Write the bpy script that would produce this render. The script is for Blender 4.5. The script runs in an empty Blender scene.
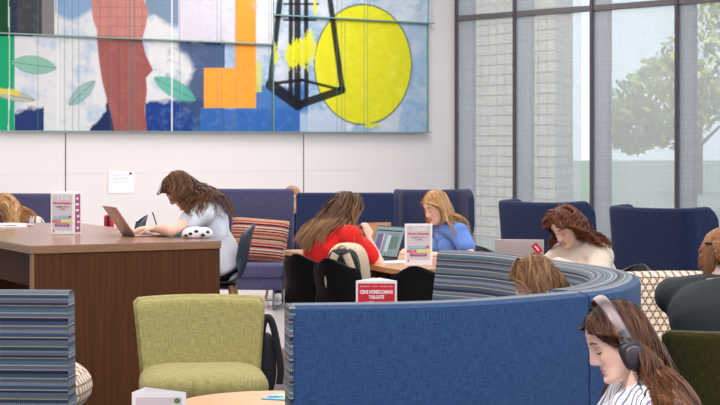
import bpy, bmesh, math, random
import numpy as np
from mathutils import Vector, Matrix, noise as mnoise
from math import sin, cos, pi, radians as R_

C = bpy.context.scene.collection
sc = bpy.context.scene
rng = random.Random(7)

# ------------------------------------------------------------ camera, world, lights, exposure
CAM_H = 1.55
F_PX = 1820.0
cd = bpy.data.cameras.new('camera'); cam = bpy.data.objects.new('camera', cd); C.objects.link(cam)
cam.location = (0, 0, CAM_H); cam.rotation_euler = (pi/2, 0, 0)
cd.sensor_width = 36.0; cd.lens = F_PX/720*36.0; cd.shift_y = -62.5/720
cd.clip_end = 300
cd.dof.use_dof = True; cd.dof.focus_distance = 8.2; cd.dof.aperture_fstop = 20
sc.camera = cam
sc.view_settings.view_transform = 'Standard'; sc.view_settings.look = 'None'
sc.view_settings.gamma = 1.0; sc.view_settings.use_curve_mapping = False
sc.view_settings.exposure = 0.0
w = bpy.data.worlds.new('sky'); sc.world = w; w.use_nodes = True
wn = w.node_tree.nodes; wl = w.node_tree.links
bgn = wn['Background']
wtc = wn.new('ShaderNodeTexCoord'); wsep = wn.new('ShaderNodeSeparateXYZ'); wr = wn.new('ShaderNodeValToRGB')
wl.new(wtc.outputs['Generated'], wsep.inputs[0]); wl.new(wsep.outputs[2], wr.inputs[0])
wr.color_ramp.elements[0].position = 0.0; wr.color_ramp.elements[0].color = (0.80, 0.86, 0.92, 1)
wr.color_ramp.elements[1].position = 0.5; wr.color_ramp.elements[1].color = (0.62, 0.78, 1.0, 1)
wl.new(wr.outputs[0], bgn.inputs[0])
bgn.inputs['Strength'].default_value = 1.5

def area(name, loc, rot, sx, sy, power, col=(1, 1, 1)):
    l = bpy.data.lights.new(name, 'AREA'); l.shape = 'RECTANGLE'; l.size = sx; l.size_y = sy
    l.energy = power; l.color = col
    o = bpy.data.objects.new(name, l); o.location = loc; o.rotation_euler = rot; C.objects.link(o)
    return o
sun = bpy.data.lights.new('sun', 'SUN'); sun.energy = 3.0; sun.angle = R_(0.6); sun.color = (1, 0.93, 0.82)
so = bpy.data.objects.new('sun', sun); C.objects.link(so)
so.rotation_euler = Vector((0.55, 0.62, -0.75)).to_track_quat('-Z', 'Y').to_euler()
# area lights added overhead for soft room light, no fixtures in view
area('overhead_fill', (0.3, 18.6, 4.4), (0, 0, 0), 3.0, 3.0, 190, (1, 0.93, 0.89))  # added to brighten the art wall towards the corner
area('overhead_fill', (-1.2, 14.0, 4.3), (0, 0, 0), 5.0, 3.5, 235, (1, 0.93, 0.89))
area('overhead_fill', (-1.0, 8.5, 4.3), (0, 0, 0), 7.0, 4.0, 290, (1, 0.94, 0.90))
area('overhead_fill', (0.5, 2.5, 4.3), (0, 0, 0), 7.0, 4.0, 270, (1, 0.95, 0.91))
# daylight falling in through the tall windows on the right
area('window_daylight', (5.6, 13.6, 2.6), Vector((-0.77, -0.637, -0.12)).to_track_quat('-Z', 'Y').to_euler(), 8.0, 3.2, 170, (0.93, 0.97, 1.0))

# ------------------------------------------------------------ helpers
def P(px, py, Y):
    return Vector(((px-360)*Y/F_PX, Y, CAM_H-(py-140)*Y/F_PX))

class MB:
    """collects vertices, faces and uvs of one mesh"""
    def __init__(s): s.v = []; s.f = []; s.uv = None; s.mi = []
    def add(s, vs, fs, mi=0):
        o = len(s.v); s.v += [tuple(p) for p in vs]; s.f += [tuple(i+o for i in f) for f in fs]; s.mi += [mi]*len(fs)
    def box(s, c, d, bev=0.0, M=None, seg=2, mi=0):
        bm = bmesh.new(); bmesh.ops.create_cube(bm, size=1.0)
        for v in bm.verts: v.co = Vector((v.co.x*d[0], v.co.y*d[1], v.co.z*d[2]))
        if bev > 0: bmesh.ops.bevel(bm, geom=bm.edges[:], offset=bev, segments=seg, affect='EDGES', profile=0.5)
        for v in bm.verts:
            v.co = (M @ v.co if M else v.co) + Vector(c)
        bm.verts.index_update()
        s.add([v.co[:] for v in bm.verts], [[v.index for v in f.verts] for f in bm.faces], mi); bm.free()
    def ell(s, c, r, M=None, nu=16, nv=10, mi=0):
        vs = []; fs = []
        for j in range(1, nv):
            t = pi*j/nv
            for i in range(nu):
                a = 2*pi*i/nu
                vs.append(Vector((r[0]*sin(t)*cos(a), r[1]*sin(t)*sin(a), r[2]*cos(t))))
        vs += [Vector((0, 0, r[2])), Vector((0, 0, -r[2]))]
        for j in range(nv-2):
            for i in range(nu):
                a = j*nu+i; b = j*nu+(i+1) % nu
                fs.append((a, a+nu, b+nu, b))
        n = (nv-1)*nu
        for i in range(nu):
            fs.append((n, i, (i+1) % nu)); fs.append((n+1, (nv-2)*nu+(i+1) % nu, (nv-2)*nu+i))
        s.add([(M @ v if M else v)+Vector(c) for v in vs], fs, mi)
    def tube(s, pts, rad, n=10, cap=True, flat=1.0, up=None, mi=0):
        pts = [Vector(p) for p in pts]; m = len(pts)
        if not hasattr(rad, '__len__'): rad = [rad]*m
        vs = []; fs = []; prev = None
        for i, p in enumerate(pts):
            t = (pts[min(i+1, m-1)]-pts[max(i-1, 0)])
            if t.length < 1e-9: t = Vector((0, 0, 1))
            t.normalize()
            if prev is None:
                u = Vector(up) if up else (Vector((0, 0, 1)) if abs(t.z) < 0.9 else Vector((1, 0, 0)))
                prev = (u-t*u.dot(t)).normalized()
            else:
                prev = (prev-t*prev.dot(t)); prev = prev.normalized() if prev.length > 1e-6 else t.orthogonal().normalized()
            b = t.cross(prev)
            for k in range(n):
                a = 2*pi*k/n
                vs.append(p+prev*(cos(a)*rad[i])+b*(sin(a)*rad[i]*flat))
        for i in range(m-1):
            for k in range(n):
                a = i*n+k; c = i*n+(k+1) % n
                fs.append((a, c, c+n, a+n))
        if cap: fs.append(tuple(range(n-1, -1, -1))); fs.append(tuple((m-1)*n+k for k in range(n)))
        s.add(vs, fs, mi)
    def capsule(s, a, b, ra, rb, n=12):
        a = Vector(a); b = Vector(b)
        s.tube([a, b], [ra, rb], n=n); s.ell(a, (ra,)*3, nu=n, nv=8); s.ell(b, (rb,)*3, nu=n, nv=8)
    def prism(s, poly, z0, z1, mi=0):
        n = len(poly)
        s.add([(x, y, z0) for x, y in poly]+[(x, y, z1) for x, y in poly],
              [tuple(range(n-1, -1, -1)), tuple(range(n, 2*n))]+[(i, (i+1) % n, n+(i+1) % n, n+i) for i in range(n)], mi)
    def build(s, name, mat, parent=None, smooth=True, uvs=None, cols=None, loc=None, auto=True):
        me = bpy.data.meshes.new(name); me.from_pydata(s.v, [], s.f); me.update()
        return finish(me, name, mat, parent, smooth, uvs, cols, loc, s.mi if any(s.mi) else None)

def finish(me, name, mat, parent=None, smooth=True, uvs=None, cols=None, loc=None, mi=None):
    nv = len(me.vertices); nl = len(me.loops)
    bm = bmesh.new(); bm.from_mesh(me); bmesh.ops.recalc_face_normals(bm, faces=bm.faces[:]); bm.to_mesh(me); bm.free()
    vi = np.empty(nl, np.int32); me.loops.foreach_get('vertex_index', vi)
    uvl = me.uv_layers.new(name='UVMap')
    if uvs is not None:
        arr = np.asarray(uvs, np.float32)[vi]
    else:
        co = np.empty(nv*3, np.float32); me.vertices.foreach_get('co', co); co = co.reshape(-1, 3)
        npoly = len(me.polygons); nor = np.empty(npoly*3, np.float32); me.polygons.foreach_get('normal', nor); nor = np.abs(nor.reshape(-1, 3))
        tot = np.empty(npoly, np.int32); me.polygons.foreach_get('loop_total', tot)
        ln = np.repeat(nor, tot, axis=0); lc = co[vi]
        horiz = ln[:, 2] > np.maximum(ln[:, 0], ln[:, 1])
        xdom = ln[:, 0] > ln[:, 1]
        u = np.where(horiz, lc[:, 0], np.where(xdom, lc[:, 1], lc[:, 0])); v = np.where(horiz, lc[:, 1], lc[:, 2])
        arr = np.stack([u, v], 1)
    uvl.data.foreach_set('uv', arr.astype(np.float32).ravel())
    if cols is not None:
        ca = me.color_attributes.new(name='Col', type='FLOAT_COLOR', domain='POINT')
        c = np.asarray(cols, np.float32)
        if c.shape[1] == 3: c = np.concatenate([c, np.ones((len(c), 1), np.float32)], 1)
        ca.data.foreach_set('color', c.ravel())
    for m_ in (mat if isinstance(mat, (list, tuple)) else [mat]): me.materials.append(m_)
    if mi is not None: me.polygons.foreach_set('material_index', np.array(mi, np.int32))
    if smooth:
        me.polygons.foreach_set('use_smooth', np.ones(len(me.polygons), bool))
        sharp = []
        bm = bmesh.new(); bm.from_mesh(me)
        for e in bm.edges:
            if len(e.link_faces) == 2 and e.calc_face_angle(0) > 0.7: e.smooth = False
        bm.to_mesh(me); bm.free()
    o = bpy.data.objects.new(name, me); C.objects.link(o)
    if parent is not None: o.parent = parent
    if loc is not None: o.location = loc
    return o

def bake(v, f, mods):
    """evaluate modifiers on a raw mesh and return the result"""
    me = bpy.data.meshes.new('tmp'); me.from_pydata(v, [], f); me.update()
    o = bpy.data.objects.new('tmp', me); C.objects.link(o)
    for t, kw in mods:
        m = o.modifiers.new(t, t)
        for k, val in kw.items(): setattr(m, k, val)
    dg = bpy.context.evaluated_depsgraph_get()
    out = bpy.data.meshes.new_from_object(o.evaluated_get(dg))
    bpy.data.objects.remove(o); bpy.data.meshes.remove(me)
    return out

def thing(name, label, cat, loc=(0, 0, 0), rz=0.0, group=None):
    o = bpy.data.objects.new(name, None); C.objects.link(o); o.empty_display_size = 0.1
    o.location = loc; o.rotation_euler = (0, 0, rz)
    return tag(o, label, cat, group)
def tag(o, label, cat, group=None):
    o['label'] = label; o['category'] = cat
    if group: o['group'] = group
    return o
def struct(o, label=None):
    o['kind'] = 'structure'
    if label: o['label'] = label
    return o
def dup(root, loc, rz, label, group=None):
    r = root.copy(); C.objects.link(r); r.location = loc; r.rotation_euler = (0, 0, rz); r['label'] = label
    if group: r['group'] = group
    for ch in [c for c in root.children]:
        c = ch.copy(); C.objects.link(c); c.parent = r
        for g in ch.children:
            d = g.copy(); C.objects.link(d); d.parent = c
    return r

def srgb(r, g, b):
    f = lambda c: (c/255/12.92) if c/255 <= 0.04045 else ((c/255+0.055)/1.055)**2.4
    return (f(r), f(g), f(b), 1.0)

# ------------------------------------------------------------ materials
def newmat(name, rough=0.6, spec=0.4):
    m = bpy.data.materials.new(name); m.use_nodes = True
    b = m.node_tree.nodes['Principled BSDF']; b.inputs['Roughness'].default_value = rough
    b.inputs['Specular IOR Level'].default_value = spec
    return m, m.node_tree.nodes, m.node_tree.links, b
def bump(N, L, b, src, strength=0.3, dist=0.004):
    bp = N.new('ShaderNodeBump'); bp.inputs['Strength'].default_value = strength; bp.inputs['Distance'].default_value = dist
    L.new(src, bp.inputs['Height']); L.new(bp.outputs[0], b.inputs['Normal'])
def plain(name, col, rough=0.6, spec=0.4, var=0.06, scale=30, metal=0.0, bmp=0.0):
    m, N, L, b = newmat(name, rough, spec)
    tc = N.new('ShaderNodeTexCoord'); n = N.new('ShaderNodeTexNoise'); n.inputs['Scale'].default_value = scale; n.inputs['Detail'].default_value = 4
    L.new(tc.outputs['Object'], n.inputs['Vector'])
    mx = N.new('ShaderNodeMix'); mx.data_type = 'RGBA'; mx.inputs['A'].default_value = [c*(1-var) for c in col[:3]]+[1]; mx.inputs['B'].default_value = [min(1, c*(1+var)) for c in col[:3]]+[1]
    L.new(n.outputs['Fac'], mx.inputs['Factor']); L.new(mx.outputs['Result'], b.inputs['Base Color'])
    b.inputs['Metallic'].default_value = metal
    if bmp: bump(N, L, b, n.outputs['Fac'], bmp)
    return m
def fabric(name, c1, c2, scale=1.0, weave=700, sheen=0.08):
    """woven cloth: crossed thread waves, mottled with noise"""
    m, N, L, b = newmat(name, 0.9, 0.15)
    tc = N.new('ShaderNodeTexCoord')
    mp = N.new('ShaderNodeMapping'); L.new(tc.outputs['UV'], mp.inputs[0])
    na = N.new('ShaderNodeTexNoise'); na.inputs['Scale'].default_value = weave*0.35; na.inputs['Detail'].default_value = 2
    nb = N.new('ShaderNodeTexNoise'); nb.inputs['Scale'].default_value = weave*0.35; nb.inputs['Detail'].default_value = 2
    ma = N.new('ShaderNodeMapping'); ma.inputs['Scale'].default_value = (1, 0.08, 1); mb_ = N.new('ShaderNodeMapping'); mb_.inputs['Scale'].default_value = (0.08, 1, 1)
    L.new(tc.outputs['UV'], ma.inputs[0]); L.new(tc.outputs['UV'], mb_.inputs[0]); L.new(ma.outputs[0], na.inputs['Vector']); L.new(mb_.outputs[0], nb.inputs['Vector'])
    add = N.new('ShaderNodeMath'); add.operation = 'ADD'; L.new(na.outputs['Fac'], add.inputs[0]); L.new(nb.outputs['Fac'], add.inputs[1])
    sub = N.new('ShaderNodeMapRange'); sub.inputs['From Min'].default_value = 0.72; sub.inputs['From Max'].default_value = 1.28; L.new(add.outputs[0], sub.inputs['Value'])
    mx = N.new('ShaderNodeMix'); mx.data_type = 'RGBA'; mx.inputs['A'].default_value = c1; mx.inputs['B'].default_value = c2
    L.new(sub.outputs[0], mx.inputs['Factor']); L.new(mx.outputs['Result'], b.inputs['Base Color'])
    b.inputs['Sheen Weight'].default_value = sheen; b.inputs['Sheen Roughness'].default_value = 0.5
    bump(N, L, b, add.outputs[0], 0.35, 0.002)
    return m
def stripes(name, bands, period, dash=0.0, axis='V', sheen=0.1):
    """bands: list of (start 0..1, srgb colour, dashed?)"""
    m, N, L, b = newmat(name, 0.9, 0.15)
    tc = N.new('ShaderNodeTexCoord'); sp = N.new('ShaderNodeSeparateXYZ'); L.new(tc.outputs['UV'], sp.inputs[0])
    dv = N.new('ShaderNodeMath'); dv.operation = 'MULTIPLY'; dv.inputs[1].default_value = 1/period; L.new(sp.outputs[1 if axis == 'V' else 0], dv.inputs[0])
    fr = N.new('ShaderNodeMath'); fr.operation = 'FRACT'; L.new(dv.outputs[0], fr.inputs[0])
    def ramp(getc):
        r = N.new('ShaderNodeValToRGB'); r.color_ramp.interpolation = 'CONSTANT'
        e = r.color_ramp.elements; e[0].position = 0; e[0].color = getc(bands[0]); e.remove(e[1])
        for bd in bands[1:]:
            k = e.new(bd[0]); k.color = getc(bd)
        L.new(fr.outputs[0], r.inputs[0]); return r
    ra = ramp(lambda bd: bd[1]); rb = ramp(lambda bd: bd[2] if len(bd) > 2 else bd[1])
    wv = N.new('ShaderNodeMath'); wv.operation = 'MULTIPLY'; wv.inputs[1].default_value = 130.0; L.new(sp.outputs[0 if axis == 'V' else 1], wv.inputs[0])
    wf = N.new('ShaderNodeMath'); wf.operation = 'FRACT'; L.new(wv.outputs[0], wf.inputs[0])
    gt = N.new('ShaderNodeMath'); gt.operation = 'GREATER_THAN'; gt.inputs[1].default_value = 0.5; L.new(wf.outputs[0], gt.inputs[0])
    mx = N.new('ShaderNodeMix'); mx.data_type = 'RGBA'; L.new(gt.outputs[0], mx.inputs['Factor']); L.new(ra.outputs[0], mx.inputs['A']); L.new(rb.outputs[0], mx.inputs['B'])
    n = N.new('ShaderNodeTexNoise'); n.inputs['Scale'].default_value = 180; L.new(tc.outputs['UV'], n.inputs['Vector'])
    mr = N.new('ShaderNodeMapRange'); mr.inputs['To Min'].default_value = 0.7; mr.inputs['To Max'].default_value = 1.25; L.new(n.outputs['Fac'], mr.inputs['Value'])
    ml = N.new('ShaderNodeVectorMath'); ml.operation = 'SCALE'; L.new(mx.outputs['Result'], ml.inputs[0]); L.new(mr.outputs[0], ml.inputs['Scale'])
    L.new(ml.outputs[0], b.inputs['Base Color']); b.inputs['Sheen Weight'].default_value = sheen
    bump(N, L, b, n.outputs['Fac'], 0.3, 0.002)
    return m
def honeycomb(name, cell=0.042):
    m, N, L, b = newmat(name, 0.9, 0.15)
    tc = N.new('ShaderNodeTexCoord')
    def lat(off):
        mp = N.new('ShaderNodeMapping'); mp.inputs['Scale'].default_value = (1/cell, 1/(cell*1.732), 1); mp.inputs['Location'].default_value = (off, off, 0)
        L.new(tc.outputs['UV'], mp.inputs[0])
        fr = N.new('ShaderNodeVectorMath'); fr.operation = 'FRACTION'; L.new(mp.outputs[0], fr.inputs[0])
        sb = N.new('ShaderNodeVectorMath'); sb.operation = 'SUBTRACT'; sb.inputs[1].default_value = (0.5, 0.5, 0); L.new(fr.outputs[0], sb.inputs[0])
        mu = N.new('ShaderNodeVectorMath'); mu.operation = 'MULTIPLY'; mu.inputs[1].default_value = (1, 1.732, 0); L.new(sb.outputs[0], mu.inputs[0])
        ln = N.new('ShaderNodeVectorMath'); ln.operation = 'LENGTH'; L.new(mu.outputs[0], ln.inputs[0]); return ln.outputs['Value']
    mn = N.new('ShaderNodeMath'); mn.operation = 'MINIMUM'; L.new(lat(0), mn.inputs[0]); L.new(lat(0.5), mn.inputs[1])
    r = N.new('ShaderNodeValToRGB'); r.color_ramp.interpolation = 'CONSTANT'; e = r.color_ramp.elements
    e[0].position = 0; e[0].color = srgb(232, 216, 204); e[1].position = 0.36; e[1].color = srgb(128, 100, 60)
    k = e.new(0.50); k.color = srgb(222, 206, 186)
    L.new(mn.outputs[0], r.inputs[0]); L.new(r.outputs[0], b.inputs['Base Color'])
    return m
def wood(name, c1, c2, sc_=(40, 40, 1.2), rough=0.45, spec=0.4, coat=0.0):
    m, N, L, b = newmat(name, rough, spec)
    tc = N.new('ShaderNodeTexCoord'); mp = N.new('ShaderNodeMapping'); mp.inputs['Scale'].default_value = sc_
    L.new(tc.outputs['Object'], mp.inputs[0])
    n = N.new('ShaderNodeTexNoise'); n.inputs['Scale'].default_value = 1.6; n.inputs['Detail'].default_value = 5; n.inputs['Roughness'].default_value = 0.65
    L.new(mp.outputs[0], n.inputs['Vector'])
    r = N.new('ShaderNodeValToRGB'); e = r.color_ramp.elements; e[0].position = 0.32; e[0].color = c1; e[1].position = 0.68; e[1].color = c2
    L.new(n.outputs['Fac'], r.inputs[0]); L.new(r.outputs[0], b.inputs['Base Color'])
    b.inputs['Coat Weight'].default_value = coat; b.inputs['Coat Roughness'].default_value = 0.12
    bump(N, L, b, n.outputs['Fac'], 0.15, 0.001)
    return m
def vcol(name, rough=0.5, spec=0.3, coat=0.0, sss=0.0, noise=0.0, nscale=60):
    m, N, L, b = newmat(name, rough, spec)
    a = N.new('ShaderNodeVertexColor'); a.layer_name = 'Col'
    src = a.outputs['Color']
    if noise:
        tc = N.new('ShaderNodeTexCoord'); n = N.new('ShaderNodeTexNoise'); n.inputs['Scale'].default_value = nscale; n.inputs['Detail'].default_value = 4
        L.new(tc.outputs['Object'], n.inputs['Vector'])
        mr = N.new('ShaderNodeMapRange'); mr.inputs['To Min'].default_value = 1-noise; mr.inputs['To Max'].default_value = 1+noise; L.new(n.outputs['Fac'], mr.inputs['Value'])
        ml = N.new('ShaderNodeVectorMath'); ml.operation = 'SCALE'; L.new(src, ml.inputs[0]); L.new(mr.outputs[0], ml.inputs['Scale']); src = ml.outputs[0]
    L.new(src, b.inputs['Base Color'])
    b.inputs['Coat Weight'].default_value = coat; b.inputs['Coat Roughness'].default_value = 0.08
    if sss: b.inputs['Subsurface Weight'].default_value = sss; b.inputs['Subsurface Radius'].default_value = (0.02, 0.008, 0.004); b.inputs['Subsurface Scale'].default_value = 0.5
    return m

M = {}
M['wall'] = plain('wall_paint', srgb(228, 223, 222), 0.55, 0.4, 0.012, 2)
M['skin'] = vcol('skin', 0.5, 0.35, sss=0.12, noise=0.05)
M['hair'] = vcol('hair', 0.5, 0.22)
M['paint'] = vcol('mural_paint', 0.45, 0.12, coat=0.0, noise=0.08, nscale=9)
M['navy'] = fabric('navy_wool', srgb(40, 45, 70), srgb(62, 68, 98))
M['navydeep'] = fabric('deep_navy_wool', srgb(26, 36, 64), srgb(40, 52, 86))
M['violet'] = fabric('violet_blue_wool', srgb(64, 64, 92), srgb(84, 84, 116))
M['blue'] = fabric('blue_wool', srgb(37, 62, 102), srgb(60, 88, 130), weave=900)
M['green'] = fabric('green_wool', srgb(130, 124, 74), srgb(172, 164, 110), weave=800)
M['olive'] = fabric('olive_wool', srgb(52, 48, 18), srgb(82, 76, 36), weave=800)
M['honey'] = honeycomb('honeycomb_cloth')
M['brown'] = wood('brown_laminate', srgb(70, 42, 24), srgb(98, 62, 38), (75, 75, 1.0), 0.6, 0.12)
M['desktop'] = wood('taupe_laminate_top', srgb(142, 108, 90), srgb(160, 124, 104), (3, 40, 40), 0.2, 0.5)
M['edge'] = wood('edge_banding', srgb(134, 98, 70), srgb(156, 118, 88), (4, 4, 60), 0.4)
M['tan'] = wood('warm_wood_top', srgb(176, 126, 84), srgb(204, 156, 112), (4, 30, 30), 0.25, 0.5)
M['oak'] = wood('light_oak', srgb(196, 136, 84), srgb(216, 158, 104), (3, 22, 22), 0.3, 0.4)
M['leg'] = wood('pale_ash', srgb(170, 122, 84), srgb(204, 160, 118), (30, 30, 2), 0.5)
M['black'] = plain('black_plastic', srgb(18, 17, 19), 0.5, 0.2, 0.1)
M['shellblue'] = plain('slate_plastic', srgb(50, 62, 76), 0.45, 0.4, 0.06)
M['steel'] = plain('grey_steel', srgb(120, 122, 128), 0.35, 0.5, 0.03, metal=0.7)
M['alu'] = plain('rose_aluminium', srgb(196, 160, 150), 0.35, 0.5, 0.02, metal=0.35)
M['aluS'] = plain('silver_aluminium', srgb(190, 178, 174), 0.38, 0.5, 0.02, metal=0.3)
M['dark'] = plain('charcoal', srgb(34, 34, 40), 0.5, 0.4, 0.05)
M['white'] = plain('white_card', srgb(238, 236, 238), 0.5, 0.4, 0.01)
M['paper'] = plain('paper', srgb(240, 240, 244), 0.8, 0.2, 0.015)
M['red'] = plain('red_print', srgb(214, 38, 54), 0.5, 0.4, 0.03)
M['cyan'] = plain('cyan_print', srgb(104, 186, 216), 0.5, 0.4, 0.02)
M['yellow'] = plain('yellow_print', srgb(238, 222, 70), 0.5, 0.4, 0.02)
M['purple'] = plain('purple_print', srgb(142, 40, 132), 0.5, 0.4, 0.02)
M['magenta'] = plain('magenta_print', srgb(150, 62, 106), 0.5, 0.4, 0.15, 90)
M['ink'] = plain('black_ink', srgb(40, 38, 44), 0.6, 0.3, 0.02)
M['pinkgrey'] = plain('soft_grey_print', srgb(208, 200, 206), 0.5, 0.4, 0.02)
M['frame'] = plain('window_frame_paint', srgb(96, 94, 98), 0.5, 0.4, 0.02)
M['frameface'] = plain('window_frame_side', srgb(138, 142, 148), 0.5, 0.4, 0.02)
cr = srgb(196, 190, 160); sl = srgb(98, 106, 124); tl = srgb(68, 86, 110); mr_ = srgb(66, 44, 56); lg = srgb(150, 154, 160); nv = srgb(42, 46, 66); tq = srgb(88, 110, 122); ol = srgb(126, 116, 84)
STR = [(0, sl, tl), (.06, cr, ol), (.085, tl), (.16, nv), (.19, mr_, nv), (.225, lg), (.25, sl), (.31, cr, lg), (.33, tq), (.40, tl), (.45, cr, nv), (.47, mr_), (.51, sl), (.57, lg, tq), (.60, tl, nv), (.67, cr, ol), (.69, sl), (.75, tq), (.80, nv, mr_), (.84, cr, lg), (.86, tl), (.93, lg, sl)]
M['stripe'] = stripes('striped_upholstery', STR, 0.21)
pr = srgb(168, 38, 48); og = srgb(196, 120, 70); cm = srgb(206, 192, 170); bk = srgb(36, 30, 44); gr_ = srgb(90, 100, 70)
M['cushion'] = stripes('folk_striped_cushion', [(0, bk), (.07, cm, pr), (.12, pr), (.18, bk, cm), (.23, og), (.28, cm, gr_), (.34, bk), (.40, pr, og), (.46, cm, bk), (.52, gr_), (.57, pr), (.63, cm, pr), (.68, bk), (.74, og, cm), (.80, pr, bk), (.86, cm), (.91, nv, cm), (.96, pr)], 0.21)
# light-passing woven roller shade
m, N, L, b = newmat('sheer_shade_cloth', 0.9, 0.1)
tc = N.new('ShaderNodeTexCoord')
mp = N.new('ShaderNodeMapping'); mp.inputs['Scale'].default_value = (150, 150, 2.0); L.new(tc.outputs['Object'], mp.inputs[0])
n1 = N.new('ShaderNodeTexNoise'); n1.inputs['Scale'].default_value = 1.0; L.new(mp.outputs[0], n1.inputs['Vector'])
mp2 = N.new('ShaderNodeMapping'); mp2.inputs['Scale'].default_value = (2, 2, 150); L.new(tc.outputs['Object'], mp2.inputs[0])
n2 = N.new('ShaderNodeTexNoise'); n2.inputs['Scale'].default_value = 1.0; L.new(mp2.outputs[0], n2.inputs['Vector'])
ad = N.new('ShaderNodeMath'); ad.operation = 'ADD'; L.new(n1.outputs['Fac'], ad.inputs[0]); L.new(n2.outputs['Fac'], ad.inputs[1])
mr2 = N.new('ShaderNodeMapRange'); mr2.inputs['From Min'].default_value = 0.6; mr2.inputs['From Max'].default_value = 1.4; mr2.inputs['To Min'].default_value = 0.29; mr2.inputs['To Max'].default_value = 0.41
L.new(ad.outputs[0], mr2.inputs['Value'])
tr = N.new('ShaderNodeBsdfTransparent'); df = N.new('ShaderNodeBsdfTranslucent'); df.inputs['Color'].default_value = srgb(236, 238, 240); d2 = N.new('ShaderNodeBsdfDiffuse'); d2.inputs['Color'].default_value = srgb(226, 228, 230)
mxa = N.new('ShaderNodeMixShader'); mxa.inputs[0].default_value = 0.5; L.new(df.outputs[0], mxa.inputs[1]); L.new(d2.outputs[0], mxa.inputs[2])
mxb = N.new('ShaderNodeMixShader'); L.new(mr2.outputs[0], mxb.inputs[0]); L.new(tr.outputs[0], mxb.inputs[1]); L.new(mxa.outputs[0], mxb.inputs[2])
L.new(mxb.outputs[0], N['Material Output'].inputs['Surface']); M['sheer'] = m
M['framedark'] = plain('window_gasket', srgb(78, 73, 80), 0.5, 0.3, 0.02)
# clear glass pane
m, N, L, b = newmat('window_glass', 0.02, 0.5)
tr = N.new('ShaderNodeBsdfTransparent'); tr.inputs['Color'].default_value = (0.93, 0.97, 0.97, 1); gl = N.new('ShaderNodeBsdfGlossy'); gl.inputs['Roughness'].default_value = 0.03
mxb = N.new('ShaderNodeMixShader'); mxb.inputs[0].default_value = 0.05; L.new(tr.outputs[0], mxb.inputs[1]); L.new(gl.outputs[0], mxb.inputs[2]); L.new(mxb.outputs[0], N['Material Output'].inputs['Surface']); M['glass'] = m
# clear acrylic
m, N, L, b = newmat('clear_acrylic', 0.05, 0.5)
tr = N.new('ShaderNodeBsdfTransparent'); gl = N.new('ShaderNodeBsdfGlossy'); gl.inputs['Roughness'].default_value = 0.05; gl.inputs['Color'].default_value = (0.95, 0.95, 0.97, 1)
mxb = N.new('ShaderNodeMixShader'); mxb.inputs[0].default_value = 0.12; L.new(tr.outputs[0], mxb.inputs[1]); L.new(gl.outputs[0], mxb.inputs[2]); L.new(mxb.outputs[0], N['Material Output'].inputs['Surface']); M['acrylic'] = m
# stack-bond masonry
m, N, L, b = newmat('pale_block_masonry', 0.9, 0.1)
tc = N.new('ShaderNodeTexCoord'); br = N.new('ShaderNodeTexBrick'); L.new(tc.outputs['UV'], br.inputs['Vector'])
br.inputs['Color1'].default_value = srgb(196, 180, 160); br.inputs['Color2'].default_value = srgb(180, 164, 146); br.inputs['Mortar'].default_value = srgb(96, 88, 82)
br.inputs['Scale'].default_value = 2.6; br.inputs['Mortar Size'].default_value = 0.03; br.inputs['Row Height'].default_value = 0.42; br.inputs['Brick Width'].default_value = 0.55; br.offset = 0.0
L.new(br.outputs['Color'], b.inputs['Base Color']); M['masonry'] = m
# floor: polished pale strip and grey carpet tiles are separate meshes
m, N, L, b = newmat('carpet_tile', 0.95, 0.05)
tc = N.new('ShaderNodeTexCoord'); mp = N.new('ShaderNodeMapping'); mp.inputs['Scale'].default_value = (6, 60, 1); mp.inputs['Rotation'].default_value = (0, 0, 0.5); L.new(tc.outputs['Object'], mp.inputs[0])
n = N.new('ShaderNodeTexNoise'); n.inputs['Scale'].default_value = 1.5; n.inputs['Detail'].default_value = 6; L.new(mp.outputs[0], n.inputs['Vector'])
r = N.new('ShaderNodeValToRGB'); e = r.color_ramp.elements; e[0].position = 0.35; e[0].color = srgb(78, 74, 82); e[1].position = 0.65; e[1].color = srgb(150, 138, 136)
L.new(n.outputs['Fac'], r.inputs[0]); L.new(r.outputs[0], b.inputs['Base Color']); M['carpet'] = m
M['polished'] = plain('pale_polished_floor', srgb(206, 200, 200), 0.2, 0.5, 0.03, 3)
M['grass'] = plain('lawn_grass', srgb(150, 154, 134), 0.95, 0.1, 0.3, 1.5)
M['pave'] = plain('pale_paving', srgb(190, 188, 182), 0.9, 0.1, 0.05, 3)
M['leaf'] = vcol('tree_leaf', 0.7, 0.2)
M['bark'] = plain('bark', srgb(90, 74, 60), 0.9, 0.1, 0.2, 8)

# ------------------------------------------------------------ the setting
WD = Vector((0.637, -0.7708, 0)); WN = Vector((0.7708, 0.637, 0))       # window wall direction, outward normal
MD = Vector((-0.7705, -0.6375, 0))                                       # art wall direction from the corner to the left
COR = Vector((1.148, 22.0, 0))
mbf = MB(); mbf.box((0, 9, -0.05), (40, 34, 0.1)); struct(mbf.build('floor', M['carpet'], smooth=False))
ps = [(-6.5, 11.2), (-2.2, 11.9), (0.15, 14.2), (1.0, 21.5), (-9, 13.5)]
mbp = MB(); mbp.prism(ps, 0.001, 0.006); tag(mbp.build('walkway', M['polished'], smooth=False), 'pale polished walkway in front of the long blue benches', 'floor'); 
bpy.data.objects['walkway']['kind'] = 'structure'; bpy.data.objects['walkway'].name = 'floor_walkway'
def wallbox(a, b, th, z0, z1, out, mb=None):
    mb = mb or MB(); a = Vector(a).to_3d(); b = Vector(b).to_3d(); o = Vector(out).to_3d()*th
    q = [a, b, b+o, a+o]; mb.prism([(p.x, p.y) for p in q], z0, z1); return mb
MN = Vector((-0.6375, 0.7705, 0))
wallbox(COR+MD*-0.0, COR+MD*13, 0.2, 0, 4.6, MN).build('wall_back', M['wall'], smooth=False); struct(bpy.data.objects['wall_back'], 'white panelled wall behind the benches')
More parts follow.
